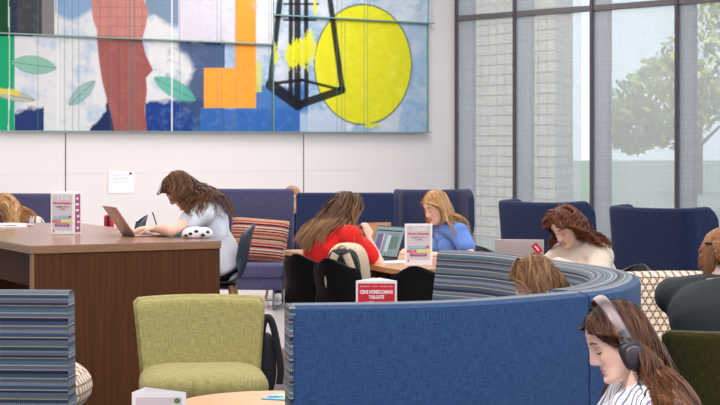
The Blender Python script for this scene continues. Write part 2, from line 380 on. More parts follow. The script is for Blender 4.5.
def wall_t(px):   # parameter along the art wall for an image column
    k = (px-360)/F_PX
    return (COR.x-k*COR.y)/(0.7705-k*0.6375)
for i, px in enumerate((65.5, 303.5)):
    t = wall_t(px); a = COR+MD*(t-0.006)-MN*0.003; b_ = COR+MD*(t+0.006)-MN*0.003
    struct(wallbox(a, b_, 0.004, 0, 1.62, MN).build('trim_%d' % (i+1), M['frame'], smooth=False), 'thin vertical joint between white wall panels')
for i in range(2):
    z = (1.2, 0.42)[i]; a = COR-MN*0.0015; b_ = COR+MD*13-MN*0.0015
    struct(wallbox(a, b_, 0.003, z, z+0.004, MN).build('trim_%d' % (i+3), M['pinkgrey'], smooth=False))
# ceiling slab / roof
mbc = MB()
c0 = COR+WD*-0.3; c1 = COR+WD*14+WN*0.1; c2 = c1+Vector((-30, -10, 0)); c3 = Vector((-26, 8, 0)); c4 = COR+MD*13+MN*0.2; 
mbc.prism([(p.x, p.y) for p in (COR+MN*0.3+WN*0.3, COR+WD*17+WN*0.3, Vector((-14, -4, 0)), Vector((-20, 2, 0)), COR+MD*16+MN*0.3)], 4.6, 4.75)
struct(mbc.build('ceiling', M['wall'], smooth=False))

wallbox((-10, -5), (-10, 18), 0.2, 0, 4.6, (-1, 0)).build('wall_left', M['wall'], smooth=False); struct(bpy.data.objects['wall_left'], 'white wall far to the left, outside the frame')
wallbox((-10, -5), (14, -5), 0.2, 0, 4.6, (0, -1)).build('wall_front', M['wall'], smooth=False); struct(bpy.data.objects['wall_front'], 'white wall behind the camera')
# window wall: frames, transom, sheer shades, glass
def win_t(px):
    k = (px-360)/F_PX
    return (k*COR.y-COR.x)/(WD.x-k*WD.y)
ZT0, ZT1 = 2.99, 3.05
frames = [455.5, 513.5, 590.5, 675.5, 770]
for i, px in enumerate(frames):
    t = win_t(px); a = COR+WD*t
    mb = MB()
    wallbox(a, a+WD*0.035, 0.27, 0, 4.6, WN, mb)
    struct(mb.build('trim_%d' % (5+i), M['frameface'], smooth=False), 'tall grey window post')
    mb = MB(); wallbox(a-WN*0.012-WD*0.004, a-WN*0.012+WD*0.04, 0.014, 0, 4.6, WN, mb)
    mb2 = a+WN*0.255; wallbox(mb2+WD*0.03, mb2+WD*0.06, 0.03, 0, 4.6, WN, mb)
    struct(mb.build('trim_%d' % (10+i), M['framedark'], smooth=False), 'dark edge of a window post')
mb = MB(); wallbox(COR+WD*win_t(455), COR+WD*win_t(800), 0.10, ZT0, ZT1, WN, mb); struct(mb.build('trim_15', M['frame'], smooth=False), 'dark horizontal window transom')
wins = [(455.5, 513.5), (513.5, 590.5), (590.5, 675.5), (675.5, 770)]
for i, (p0, p1) in enumerate(wins):
    a = COR+WD*(win_t(p0)+0.05)+WN*0.24; b_ = COR+WD*(win_t(p1)-0.0)+WN*0.24
    mb = MB(); wallbox(a, b_, 0.02, 0.05, 4.5, WN, mb)
    struct(mb.build('window_%d' % (i+1), M['glass'], smooth=False))
sh = [(457.5, 579.5), (590.5, 800)]
for i, (p0, p1) in enumerate(sh):
    a = COR+WD*win_t(p0)+WN*0.03; b_ = COR+WD*win_t(p1)+WN*0.03
    mb = MB(); wallbox(a, b_, 0.002, 0.06, 4.5, WN, mb)
    o = mb.build('roller_shade', M['sheer'], smooth=False)
    tag(o, ['sheer grey roller shade over the left windows, beside the art wall', 'sheer grey roller shade over the right windows'][i], 'window shade')
    mb = MB(); wallbox(a-WN*0.01, b_-WN*0.01, 0.022, 0.03, 0.07, WN, mb); mb.build('hem_bar', M['frameface'], o, smooth=False)

# outside: ground, masonry wing, trees
mb = MB(); mb.prism([(-40, 30), (COR.x-1, 22.6), (COR.x+17*WD.x+0.6, COR.y-13), (60, 5), (120, 140), (-40, 140)], -0.12, -0.02)
struct(mb.build('ground', M['grass'], smooth=False), 'lawn outside the windows')
mb = MB(); mb.prism([(8.5, 29), (30, 20), (33, 23), (9.5, 32)], -0.02, 0.0); tag(mb.build('footpath', M['pave'], smooth=False), 'pale paved path across the lawn outside the windows', 'path')
def outpt(px, Y): return Vector(((px-360)/F_PX*Y, Y, 0))
mb = MB(); a = outpt(425, 31); b_ = outpt(556, 27.5)
wallbox(a, b_, 3.0, -0.02, 9.0, Vector((0.2, 0.98, 0)), mb)
tag(mb.build('masonry_building', M['masonry'], smooth=False), 'pale block building wing seen through the left window shades', 'building')
def tree(px, Y, h, blobs, base, n, lab, seed):
    r = random.Random(seed); p = outpt(px, Y); t = thing('tree', lab, 'tree', (p.x, p.y, -0.02))
    mb = MB(); mb.tube([(0, 0, 0), (0.05, 0, h*0.3), (0.1, 0.05, h*0.7)], [0.16, 0.12, 0.06], 8)
    for k in range(5):
        a = k*1.3; mb.tube([(0.05, 0, h*(.3+.07*k)), (cos(a)*1.0, sin(a)*1.0, h*(.5+.08*k))], [0.06, 0.02], 6)
    mb.build('trunk', M['bark'], t)
    vs = []; fs = []; cols = []
    for (bx, by, bz, br_) in blobs:
        for k in range(n):
            d = Vector((r.gauss(0, 1), r.gauss(0, 1), r.gauss(0, 1))).normalized()*br_*r.uniform(0.5, 1.0)**0.5
            c = Vector((bx, by, bz))+d; s = r.uniform(0.07, 0.15)
            u = Vector((r.gauss(0, 1), r.gauss(0, 1), r.gauss(0, 1))).normalized(); v = u.orthogonal().normalized()
            o = len(vs); vs += [c-u*s, c+v*s*0.6, c+u*s, c-v*s*0.6]; fs.append((o, o+1, o+2, o+3))
            g = r.uniform(0.7, 1.3); cc = [base[0]*g, base[1]*g, base[2]*g]; cols += [cc]*4
    mb = MB(); mb.add(vs, fs); mb.build('foliage', M['leaf'], t, smooth=False, cols=cols)
YG = srgb(206, 206, 96)[:3]; DG = srgb(120, 146, 98)[:3]
tree(738, 38, 6, [(0, 0, 3.4, 1.5), (-1.4, 0, 2.4, 1.0), (1.4, 0, 2.4, 1.6), (0.4, 0, 4.8, 1.3), (-2.2, 0, 1.9, .6), (1.5, 0, 4.0, 1.4)], YG, 750, 'yellow green young tree outside the right windows', 3)
tree(697, 52, 4.6, [(0, 0, 3.3, 1.4), (1.6, 0, 3.0, 1.3), (-1.5, 0, 2.4, 1.2)], DG, 450, 'darker green tree further away outside the right windows', 5)
tree(860, 60, 4.6, [(0, 0, 4.0, 1.8), (1.2, 0, 3.0, 1.4), (-.5, 0, 2.2, 1.1)], DG, 500, 'green tree far to the right beyond the others', 6)

# ------------------------------------------------------------ mural
def paint(px, py):
    n = px.shape[0]; col = np.zeros((n, 3)); 
    def fb(x, y, s, seed):   # cheap value noise built from sines
        r_ = np.random.RandomState(seed); t = np.zeros_like(x)
        for k in range(7):
            a = r_.uniform(0, 2*pi); f = s*(1.5**k)/12; ph = r_.uniform(0, 6.28)
            t += np.sin((x*cos(a)+y*sin(a))*f+ph+1.3*np.sin((x*sin(a)-y*cos(a))*f*0.7+ph*2))/(1.25**k)
        return t/4.0
    def put(mask, c, al=1.0):
        c = np.array(srgb(*c)[:3])*.86; a = (mask.astype(float)*al)[:, None]; col[:] = col*(1-a)+c*a
    def soft(d, w=1.0): return np.clip(0.5-d/w, 0, 1)
    nz = fb(px, py, 1.1, 1); nz2 = fb(px, py, 2.2, 2); nz3 = fb(px, py, 4.5, 3)
    put(np.ones(n), (196, 208, 222)); put(np.clip(nz*1.4+.35, 0, 1), (140, 176, 210)); put(np.clip(nz2*1.2, 0, 1), (226, 230, 236), .8)
    # left: sky, clouds
    lft = px < 205
    put(lft & (py < 40), (170, 196, 218)); 
    cloud = soft(40-px-np.maximum(0, 30-py)*0.0, 1)  # placeholder base for x>40
    put(lft & (px > 15), (222, 224, 226)); put((lft & (px > 15))*np.clip(nz*1.3, 0, 1), (160, 190, 220), .85)
    # blue sky top band around the torso
    d = (py-(14+6*np.sin(px/9.0))); put((px > 55)*(px < 100)*soft(d, 6), (110, 158, 204), .85); put(((px > 145) & (px < 215))*soft(py-(22+8*np.sin(px/13.0)+nz2*5), 6), (108, 136, 166), .9)
    # dark navy ground bottom
    d = (108+4*np.sin(px/11)+nz2*5)-py; put((px > 15)*(px < 44)*soft(d, 4), (38, 58, 112))
    edge = 128-(px-90)*1.3; d = np.maximum(edge-py+nz*8, px-118); put((px > 90)*soft(d, 4), (34, 48, 92))
    # dark cloud right of torso
    d = np.minimum((py-(100-(px-148)*0.1)), 1e3); put((px > 145)*(px < 205)*soft((101+nz2*5)-py, 5), (34, 64, 138))
    d = np.maximum(186+8*np.sin(py/9)-px+nz*6, 26-py); put((px < 225)*soft(d, 8), (62, 82, 122), .95)
    put((px > 165)*(px < 235)*np.clip(nz2*1.4-.1, 0, 1)*(py > 44), (90, 118, 162), .6)
    # pale region top right of torso
    put(((px > 178) & (px < 238))*soft(py-(42+nz2*4), 4), (218, 212, 226), .95); put(((px > 196) & (px < 238))*np.clip(nz3, 0, 1)*(py < 43), (176, 180, 206), .6)
    # blue below orange
    put(((px > 236) & (px < 308))*soft((86+nz2*5)-py, 4), (64, 116, 186), .95); put(((px > 200) & (px < 300))*soft(108-py+nz*4, 4), (56, 104, 178), .95)
    put((px > 148)*(px < 300)*(py > 108)*np.clip(nz3*1.2, 0, 1), (96, 140, 198), .5)
    put(((px > 256) & (px < 275))*soft(py-46, 2), (226, 222, 226), .8); put((px > 235)*(px < 258)*(py > 88)*0.0, (0, 0, 0))
    put(((px > 255) & (px < 262))*(py > 62)*(py < 92)*1.0, (214, 220, 60), .7)
    # whitish right bits
    put((px > 300)*(px < 345)*soft(112+nz2*4-py, 6), (186, 204, 226), .8)
    put((px > 400)*np.clip(.5+nz2, 0, 1), (150, 186, 220), .7); put((px > 395)*soft(py-22, 3)*np.clip(.7+nz2, 0, 1), (208, 224, 232))
    # green left strips
    gp = soft(px-14.5, 1.2); put(gp*(py > 36), (22, 166, 112)); put(gp*(py <= 36), (18, 74, 44)); 
    put((px > 12)*(px < 54)*(py <= 36), (66, 68, 74)); put(((px > 12) & (px < 18))*(py <= 36), (44, 52, 84)); put(((px > 42) & (px < 54))*(py <= 36), (132, 130, 130)); put(((px > 14) & (px < 42))*(py <= 36)*np.clip(nz3, 0, 1), (96, 98, 104), .6)
    # torso
    lo = np.interp(py, [-60, 0, 20, 30, 40, 60, 80, 100, 118, 131], [96, 91, 93, 97, 97, 99, 102, 107, 112, 114]); hi = np.interp(py, [-60, 0, 12, 26, 40, 55, 70, 78, 90, 110, 131], [146, 144, 148, 146, 142, 146, 153, 146, 147, 145, 147])
    tm = soft(lo-px, 1.5)*soft(px-hi, 1.5)
    put(tm*(py <= 40), (202, 136, 128)); put(tm*(py > 40), (160, 92, 88)); put(tm*np.clip(nz2, 0, 1), (182, 116, 108), .5)
    for gx in np.arange(100, 150, 8.5): put(tm*(np.abs(px-gx) < .45), (130, 84, 84), .4)
    for gy in np.arange(-40, 131, 9.5): put(tm*(np.abs(py-gy) < .45), (130, 84, 84), .4)
    # leaves
    def leaf(cx, cy, L_, W_, ang, c):
        u = (px-cx)*cos(ang)+(py-cy)*sin(ang); v = -(px-cx)*sin(ang)+(py-cy)*cos(ang)
        hw = W_*np.clip(1-(u/L_)**2, 0, 1)**0.8
        mk = soft(np.abs(v)-hw, 1.0)*(np.abs(u) < L_); put(mk, c, .92); put(mk*(np.abs(v) < .4), (60, 110, 100), .6)
        put(mk*(np.abs(np.abs(v)-hw) < .7), (70, 120, 112), .5)
    leaf(34, 65, 23, 9, 0.14, (132, 190, 168)); leaf(82, 93, 18, 6.5, -0.75, (150, 186, 180)); leaf(175, 89, 24, 8.5, 0.5, (92, 180, 158))
    leaf(14, 96, 22, 5, 0.2, (186, 186, 170)); put((px > -2)*(px < 20)*(np.abs(py-(91+px*.1)) < 3), (230, 214, 60), .8)
    # orange block
    put(soft(np.maximum(np.abs(px-230)-26, np.abs(py-88)-20), 1), (250, 164, 62)); put(soft(np.maximum(np.abs(px-245.5)-10.5, np.abs(py-20)-90), 1)*(py < 90), (248, 160, 62))
    put((soft(np.maximum(np.abs(px-230)-26, np.abs(py-88)-20), 1))*np.clip(nz3, 0, 1), (255, 186, 90), .5)
    # yellow disc
    d = np.hypot((px-363)/48.5, (py-64.5)/60)-1; Y_ = soft(d*50, 1.5); put(Y_, (226, 224, 44)); put(Y_*np.clip(nz2, 0, 1), (240, 238, 84), .6); put(Y_*np.clip(-nz3, 0, 1), (206, 204, 30), .4)
    put((np.abs(d*50) < .8), (90, 110, 90), .8)
    put(((px > 365) & (px < 382))*(np.abs(py-125.5) < 2.5)*(nz3 > -.2), (222, 222, 50))
    # black tower frame
    def line(x0, y0, x1, y1, wd, c=(30, 28, 32), al=.96):
        L2 = (x1-x0)**2+(y1-y0)**2; t = np.clip(((px-x0)*(x1-x0)+(py-y0)*(y1-y0))/L2, 0, 1)
        dd = np.hypot(px-(x0+t*(x1-x0)), py-(y0+t*(y1-y0))); put(soft(dd-wd/2, 1), c, al)
    line(281, -8, 270, 84, 5.5); line(329, -8, 342, 88, 5.5); line(271, 85, 298, 105, 11); line(298, 105, 342, 90, 8); line(270, 84, 302, 80, 3.5); line(302, 80, 342, 90, 3)
    for xx, ww in ((291, 4.5), (297.5, 6.5), (306, 4.5)): line(xx, -12, xx+(xx-298)*.05, 100 if xx > 293 else 97, ww)
    line(284, 4, 318, 4, 2); line(284, 20, 316, 20, 2)
    # yellow brush splashes
    ys = (np.exp(-((px-293)/10.)**2-((py-55)/17.)**2)+np.exp(-((px-309)/9.)**2-((py-48)/20.)**2)+np.exp(-((px-315)/3.)**2-((py-6)/12.)**2)+.9*np.exp(-((px-275)/3.5)**2-((py-55)/12.)**2))
    put(np.clip((ys+.35*nz3+.12*np.sin(px*1.7)-.45)*4, 0, 1), (224, 224, 40), .92)
    # small details of the hand, pipes
    put(np.clip(1-np.hypot((px-255), (py-6))/6, 0, 1), (214, 170, 160), .8)
    # thin ruled lines in the glass print
    for gx in (111, 129, 130, 134, 135, 37.5, 57, 64.5, 72.5, 78.5, 179.5, 217, 221, 236, 269, 271.5, 337, 341.5, 364, 367.5): put(np.abs(px-gx) < .4, (88, 128, 128), .55)
    for gx, w_ in ((8.5, 1.0), (57.5, 1.1), (172, 1.1)): put(np.abs(px-gx-(0 if gx > 10 else np.sin(py/40))) < w_/1.6, (244, 250, 248), .7)
    return col
def mural_panel(name, par, px0, px1, z0, z1, off, lab=None):
    t0, t1 = wall_t(px0), wall_t(px1); nx = max(2, int(abs(px1-px0)/0.8)); nz_ = max(2, int((z1-z0)*92/0.8))
    ts = np.linspace(t0, t1, nx+1); zs = np.linspace(z0, z1, nz_+1)
    T, Z = np.meshgrid(ts, zs); X = COR.x+MD.x*T-MN.x*off; Yv = COR.y+MD.y*T-MN.y*off
    pxx = 360+X/Yv*F_PX; pyy = 140-(Z-CAM_H)/Yv*F_PX
    cols = paint(pxx.ravel(), pyy.ravel())
    V = np.stack([X.ravel(), Yv.ravel(), Z.ravel()], 1)
    idx = np.arange((nx+1)*(nz_+1)).reshape(nz_+1, nx+1)
    F_ = np.stack([idx[:-1, :-1].ravel(), idx[:-1, 1:].ravel(), idx[1:, 1:].ravel(), idx[1:, :-1].ravel()], 1)
    # give the panel a thickness: back sheet
    mb = MB(); mb.v = [tuple(v) for v in V]; mb.f = [tuple(f) for f in F_]; mb.mi = [0]*len(mb.f)
    o = len(mb.v); dv = Vector((MN.x, MN.y, 0))*0.02
    a = COR+MD*t0-MN*off; b_ = COR+MD*t1-MN*off
    mb.add([(a.x, a.y, z0), (b_.x, b_.y, z0), (b_.x, b_.y, z1), (a.x, a.y, z1), (a.x+dv.x, a.y+dv.y, z0), (b_.x+dv.x, b_.y+dv.y, z0), (b_.x+dv.x, b_.y+dv.y, z1), (a.x+dv.x, a.y+dv.y, z1)],
           [(4, 5, 6, 7), (0, 1, 5, 4), (3, 2, 6, 7), (0, 4, 7, 3), (1, 5, 6, 2)])
    cols = np.concatenate([cols, np.tile([[0.25, 0.4, 0.38]], (8, 1))])
    return mb.build(name, M['paint'], par, smooth=False, cols=cols)
mur = thing('mural', 'large colourful abstract glass mural with orange block and yellow disc on the white wall', 'mural')
ZL, ZR = 2.615, 2.945
mural_panel('glass_panel', mur, -60, 116.5, 1.645, ZL-0.012, 0.05)
mural_panel('glass_panel', mur, 117, 270, 1.645, ZL-0.012, 0.05)
mural_panel('glass_panel', mur, -60, 54.5, ZL, 4.1, 0.065)
mural_panel('glass_panel', mur, 55, 270, ZL, 4.1, 0.065)
mural_panel('glass_panel', mur, 270.6, 342, 1.645, ZR-0.012, 0.05)
mural_panel('glass_panel', mur, 342.4, 424, 1.645, ZR-0.012, 0.05)
mural_panel('glass_panel', mur, 270.6, 427, ZR, 4.1, 0.065)
M['edgeglass'] = plain('green_glass_edge', srgb(110, 146, 138), 0.2, 0.5, 0.03)
def rail(px0, px1, z, th=0.014, off=0.085):
    mb = MB(); wallbox(COR+MD*wall_t(px0)-MN*off, COR+MD*wall_t(px1)-MN*off, 0.03, z-th, z, MN, mb); mb.build('panel_edge', M['edgeglass'], mur, smooth=False)
rail(-60, 270, ZL); rail(270, 430, ZR); rail(-60, 427, 1.645, 0.01)
for px in (270, 424.5):
    mb = MB()
    t = wall_t(px); wallbox(COR+MD*(t-0.006)-MN*0.07, COR+MD*(t+0.006)-MN*0.07, 0.04, 1.64, 4.1, MN, mb)
    mb.build('panel_edge', M['edgeglass'], mur, smooth=False)

# flyer taped to the wall
t0 = wall_t(108); t1 = wall_t(134); mb = MB(); pz = lambda y, px: CAM_H-(y-140)*((COR+MD*wall_t(px)).y)/F_PX
a = COR+MD*t0-MN*0.006; b_ = COR+MD*t1-MN*0.006; mb.prism([(a.x, a.y), (b_.x, b_.y), (b_.x+MN.x*.003, b_.y+MN.y*.003), (a.x+MN.x*.003, a.y+MN.y*.003)], pz(193, 120), pz(171, 120))
fl = mb.build('paper_notice', M['paper'], smooth=False); tag(fl, 'white paper notice taped to the white wall left of the long haired woman', 'notice')
mb = MB()
for k, (q0, q1) in enumerate(((110.5, 112), (113, 129))):
    for j in range(1 if k == 0 else 3):
        yy = 173.2+j*3.5+(k*1.5); a = COR+MD*wall_t(q0)-MN*0.008; b_ = COR+MD*wall_t(q1)-MN*0.008
        wallbox(a, b_, 0.0015, pz(yy+0.5, 120), pz(yy, 120), MN, mb)
mb.build('printed_lines', M['pinkgrey'], fl, smooth=False)
mb = MB(); a = COR+MD*wall_t(129)-MN*0.009; wallbox(a, a-MD*0.03, 0.002, pz(174.5, 129), pz(172.5, 129), MN, mb); mb.build('pin', M['ink'], fl, smooth=False)

# ------------------------------------------------------------ furniture
def rot2(x, y, a): return (x*cos(a)-y*sin(a), x*sin(a)+y*cos(a))
def catmull(pts, n=8):
    pts = [np.array(p, float) for p in pts]; out = []
    q = [2*pts[0]-pts[1]]+pts+[2*pts[-1]-pts[-2]]
    for i in range(1, len(q)-2):
        for k in range(n):
            t = k/n; a, b, c, d = q[i-1:i+3]
            out.append(0.5*((2*b)+(c-a)*t+(2*a-5*b+4*c-d)*t*t+(3*b-a-3*c+d)*t**3))
    out.append(pts[-1]); return out
def sweep(plan, prof, side=1):
    """plan: list of xy points; prof: list of (inward offset, z, v). returns MB, uvs. inward = left of travel * side"""
    n = len(plan); m = len(prof); vs = []; uv = []; s = 0
    for i, p in enumerate(plan):
        t = np.array(plan[min(i+1, n-1)])-np.array(plan[max(i-1, 0)]); t = t/np.linalg.norm(t)
        nn = np.array([-t[1], t[0]])*side
        if i: s += np.linalg.norm(np.array(plan[i])-np.array(plan[i-1]))
        for d, z, v in prof:
            q = np.array(p)+nn*d; vs.append((q[0], q[1], z)); uv.append((s, v))
    fs = [(i*m+j, i*m+j+1, (i+1)*m+j+1, (i+1)*m+j) for i in range(n-1) for j in range(m-1)]
    return vs, fs, uv
def closed_sweep(mb, uvs, plan, prof, side=1, capmi=0):
    prof = prof+[(prof[0][0], prof[0][1], prof[-1][2]+0.05)]
    vs, fs, uv = sweep(plan, prof, side); m = len(prof); n = len(plan)
    mb.add(vs, fs); uvs += uv
    for i in (0, n-1):
        c = vs[i*m:(i+1)*m-1]; mb.add(c, [tuple(range(m-1))], capmi); uvs += [(0.0+k[0]*0.5, k[2]) for k in c]

def arc_profile(h, th, zb, r=0.03, lean=0.05):
    """upright padded panel: outer face at d=0, rounded top"""
    pr = [(0, zb), (0, h-r)]
    for k in range(1, 6):
        a = pi-k*pi/2/5; pr.append((r+cos(a)*r, h-r+sin(a)*r))
    for k in range(0, 6):
        a = pi/2-k*pi/2/5; pr.append((th-r+cos(a)*r, h-r+sin(a)*r))
    pr += [(th+lean*0.5, (h+zb)/2), (th+lean, zb)]
    out = []; v = 0
    for i, (d, z) in enumerate(pr):
        if i: v += math.hypot(d-pr[i-1][0], z-pr[i-1][1])
        out.append((d, z, v))
    return out

# --- the big curved booth
OUT = [(-.225, 6.13), (.2, 6.2), (.5, 6.36), (.84, 6.66), (.98, 6.86), (1.1, 7.2), (1.165, 7.6), (1.13, 7.95), (.98, 8.38), (.74, 8.98), (.47, 9.27)]
booth = thing('curved_booth', 'large curved booth sofa with blue wool outside and striped inside', 'booth', (0.45, 7.7, 0))
bo = np.array([0.45, 7.7])
cp = [np.array(p)-bo for p in catmull(OUT, 8)]
HB = 0.99
secs = [(0, 24), (24, 64), (64, 80)]
for k, (i0, i1) in enumerate(secs):
    seg = cp[i0:i1+1]
    d0 = (seg[1]-seg[0])/np.linalg.norm(seg[1]-seg[0])*0.004; seg = [seg[0]+(d0 if k else 0)]+list(seg[1:-1])+[seg[-1]-(d0 if k < 2 else 0)]
    # blue outside shell
    pr = [(0.006, 0.10, 0), (0.0, 0.13, .03), (0.0, HB-0.03, .86), (0.006, HB-0.012, .88), (0.022, HB-0.004, .9), (0.035, HB-0.03, .92), (0.035, 0.10, 1.8)]
    mb = MB(); uvs = []; closed_sweep(mb, uvs, seg, pr, 1); mb.build('outer_back', M['blue'], booth, uvs=uvs)
    # striped inside cushion and top roll
    pr0 = arc_profile(HB+0.004, (0.095, 0.19, 0.095)[k], 0.38, 0.03, 0.09); pr = [(d+0.02, z, v) for d, z, v in pr0]
    mb = MB(); uvs = []; closed_sweep(mb, uvs, seg, pr, 1); mb.build('inner_back', M['stripe'], booth, uvs=uvs)
    pr = [(0.12, 0.30, 0), (0.12, 0.44, .14), (0.60, 0.44, .62), (0.64, 0.42, .66), (0.65, 0.38, .7), (0.65, 0.30, .78)]
    mb = MB(); uvs = []; closed_sweep(mb, uvs, seg, pr, 1); mb.build('seat', M['blue'], booth, uvs=uvs)
    pr = [(0.04, 0.0, 0), (0.04, 0.11, .1), (0.12, 0.30, .3), (0.60, 0.30, .7), (0.60, 0.0, 1)]
    mb = MB(); uvs = []; closed_sweep(mb, uvs, seg, pr, 1); mb.build('base', M['dark'], booth, uvs=uvs)
# striped end cap facing left at the near end
mb = MB(); e = cp[0]; t = (cp[1]-cp[0])/np.linalg.norm(cp[1]-cp[0]); nn = np.array([-t[1], t[0]])
pr = arc_profile(HB, 0.15, 0.12, 0.03, 0.0); vs = [(e[0]+nn[0]*d-t[0]*0.012, e[1]+nn[1]*d-t[1]*0.012, z) for d, z, v in pr]
vs2 = [(v[0]+t[0]*0.02, v[1]+t[1]*0.02, v[2]) for v in vs]; m_ = len(vs)
mb.add(vs+vs2, [tuple(range(m_)), tuple(range(2*m_-1, m_-1, -1))]+[(i, (i+1) % m_, m_+(i+1) % m_, m_+i) for i in range(m_)])
mb.build('end_panel', M['stripe'], booth, uvs=[(v[0]+v[1], v[2]) for v in vs+vs2])

# --- high back wing chair
def wing_chair(name, label, loc, rz, W=0.8, D=0.34, H=1.06, mat='navydeep', seatmat=None, group=None, wing_open=0.06):
    t = thing(name, label, 'wing chair', loc, rz, group)
    # plan goes left wing front -> back -> right wing front (local: faces +y)
    hw = W/2
    plan = catmull([(-hw-wing_open, D), (-hw-wing_open*.5, D*.5), (-hw, 0.07), (-hw+0.07, 0.0), (0, -0.02), (hw-0.07, 0.0), (hw, 0.07), (hw+wing_open*.5, D*.5), (hw+wing_open, D)], 6)
    n = len(plan); th = 0.065; vs = []; uv = []; L_ = 0
    rows = 14
    tot = [0]
    for i in range(1, n): tot.append(tot[-1]+np.linalg.norm(np.array(plan[i])-np.array(plan[i-1])))
    def topz(s):
        e_ = min(s, tot[-1]-s); return H-0.012*sin(pi*s/tot[-1])*1.5-0.08*max(0, 1-e_/0.09)**2.2
    def botz(s):
        e_ = min(s, tot[-1]-s); return 0.24+0.30*max(0, min(1, 1-(e_-0.10)/0.22))**1.0+0.1*max(0, 1-e_/0.08)**2
    mb = MB(); uvs = []; cols_ = []
    m = 0
    for i, p in enumerate(plan):
        tt = np.array(plan[min(i+1, n-1)])-np.array(plan[max(i-1, 0)]); tt = tt/np.linalg.norm(tt); nn = np.array([-tt[1], tt[0]])
        z1 = topz(tot[i]); z0 = botz(tot[i]); r = th/2
        pr = []
        for k in range(rows): pr.append((0, z0+r+(z1-z0-2*r)*k/(rows-1)))
        for k in range(1, 6): a = pi-k*pi/6; pr.append((r+cos(a)*r, z1-r+sin(a)*r))
        for k in range(rows): pr.append((th, z1-r-(z1-z0-2*r)*k/(rows-1)))
        for k in range(1, 6): a = -k*pi/6; pr.append((r+cos(a)*r, z0+r+sin(a)*r))
        m = len(pr)
        for d, z in pr:
            lean = -0.10*max(0, (z-0.4))
            mb.v.append((p[0]+nn[0]*d, p[1]+nn[1]*d+lean*(1 if 1 else 0), z)); uvs.append((tot[i]+d, z))
    for i in range(n-1):
        for k in range(m):
            mb.f.append((i*m+k, i*m+(k+1) % m, (i+1)*m+(k+1) % m, (i+1)*m+k)); mb.mi.append(0)
    mb.f.append(tuple(range(m))); mb.f.append(tuple((n-1)*m+k for k in range(m))); mb.mi += [0, 0]
    mb.build('back', M[mat], t, uvs=uvs)
    mb = MB(); mb.box((0, 0.36, 0.38), (W-0.10, 0.60, 0.14), 0.045, seg=4); mb.build('seat', M[seatmat or mat], t)
    mb = MB(); mb.box((0, 0.34, 0.27), (W-0.12, 0.56, 0.09), 0.02); mb.build('seat_base', M[mat], t)
    for sx in (-1, 1):
        for sy in (0.12, 0.56):
            mb = MB(); mb.tube([(sx*(hw-0.12), sy, 0.24), (sx*(hw-0.09), sy, 0.0)], [0.018, 0.012], 8); mb.build('leg', M['steel'], t)
    for sx in (-1, 1):   # short padded arm under each wing
        mb = MB(); mb.box((sx*(hw-0.02), 0.34, 0.44), (0.09, 0.50, 0.22), 0.04, seg=3); mb.build('arm', M[mat], t)
    return t
wing_chair('wing_chair', 'navy high wing chair facing us behind the blonde woman in blue', (0.737, 18.95, 0), pi+0.06, W=0.70, H=1.05, mat='navy', wing_open=0.07)
wc2 = wing_chair('wing_chair', 'dark blue high wing chair seen from behind, beside the woman in the cream sweater', (1.44, 15.1, 0), R_(-50.4), W=0.80, H=1.055, mat='navydeep', wing_open=0.03)
dup(wc2, (2.20, 13.82, 0), R_(-50.4), 'dark blue high wing chair seen from behind, at the right above the honeycomb chair')
bpy.data.objects['wing_chair.002']['category'] = 'wing chair'

# --- straight high back benches (light rail base)
def bench(name, label, loc, rz, W=0.95, H=1.09, mat='violet', D=0.62):
    t = thing(name, label, 'bench', loc, rz)
    mb = MB(); mb.box((0, 0, (H+0.24)/2), (W, 0.09, H-0.24), 0.03, seg=4); mb.build('back', M[mat], t)
    mb = MB(); mb.box((0, 0.05+D/2, 0.36), (W-0.01, D, 0.13), 0.035, seg=4); mb.build('seat', M[mat], t)
    mb = MB(); mb.box((0, 0.04+D/2, 0.245), (W-0.03, D-0.03, 0.11), 0.015); mb.build('seat_base', M[mat], t)
    for sx in (-1, 1):
        x = sx*(W/2-0.1); mb = MB()
        mb.tube([(x, 0.06, 0.2), (x, 0.03, 0.02), (x, 0.10, 0.012), (x, D-0.02, 0.012), (x, D+0.03, 0.03), (x, D-0.03, 0.2)], 0.011, 8); mb.build('sled_leg', M['steel'], t)
    mb = MB(); mb.tube([(-W/2+.1, D, 0.10), (W/2-.1, D, 0.10)], 0.010, 8); mb.build('rail', M['steel'], t)
    return t
bench('bench', 'violet blue high back bench with a striped cushion behind the woman in white', (-1.08, 17.15, 0), pi-0.10, W=0.92)
bench('bench', 'navy high back bench seen from behind, beside the red shirted woman', (-0.13, 16.25, 0), 0.03, W=0.88, H=1.08, mat='navydeep')
bench('bench', 'violet blue high back bench at the far left behind the leaning blonde', (-2.92, 15.7, 0), pi-0.10, W=1.0, H=1.09)
# cushion
def pillow(w, h, d, n=16):
    vs = []; fs = []; uv = []
    for s in (1, -1):
        for j in range(n+1):
            for i in range(n+1):
                u = i/n*2-1; v = j/n*2-1
                q = max(0, (1-u**4))*max(0, (1-v**4)); sh = 1-0.06*(u*u+v*v)*0.5
                k = 1-0.05*(1-abs(v))**0*abs(u)**3*0
                vs.append((u*w/2*(1-0.06*v*v*0+0.0), s*d/2*q**0.45, v*h/2*(1-0.07*(1-u*u)*0))); uv.append((u*w/2, v*h/2+0.5))
    N_ = (n+1)**2
    for o in (0, N_):
        for j in range(n):
            for i in range(n):
                a = o+j*(n+1)+i; fs.append((a, a+1, a+n+2, a+n+1))
    return vs, fs, uv
vs, fs, uv = pillow(0.54, 0.42, 0.15)
mb = MB(); mb.add(vs, fs); cu = mb.build('cushion', M['cushion'], None, uvs=uv)
cu.location = (-0.94, 16.86, 0.62); cu.rotation_euler = (R_(-17), R_(4), -0.13)
tag(cu, 'red, cream and black striped cushion leaning on the violet blue bench', 'cushion')

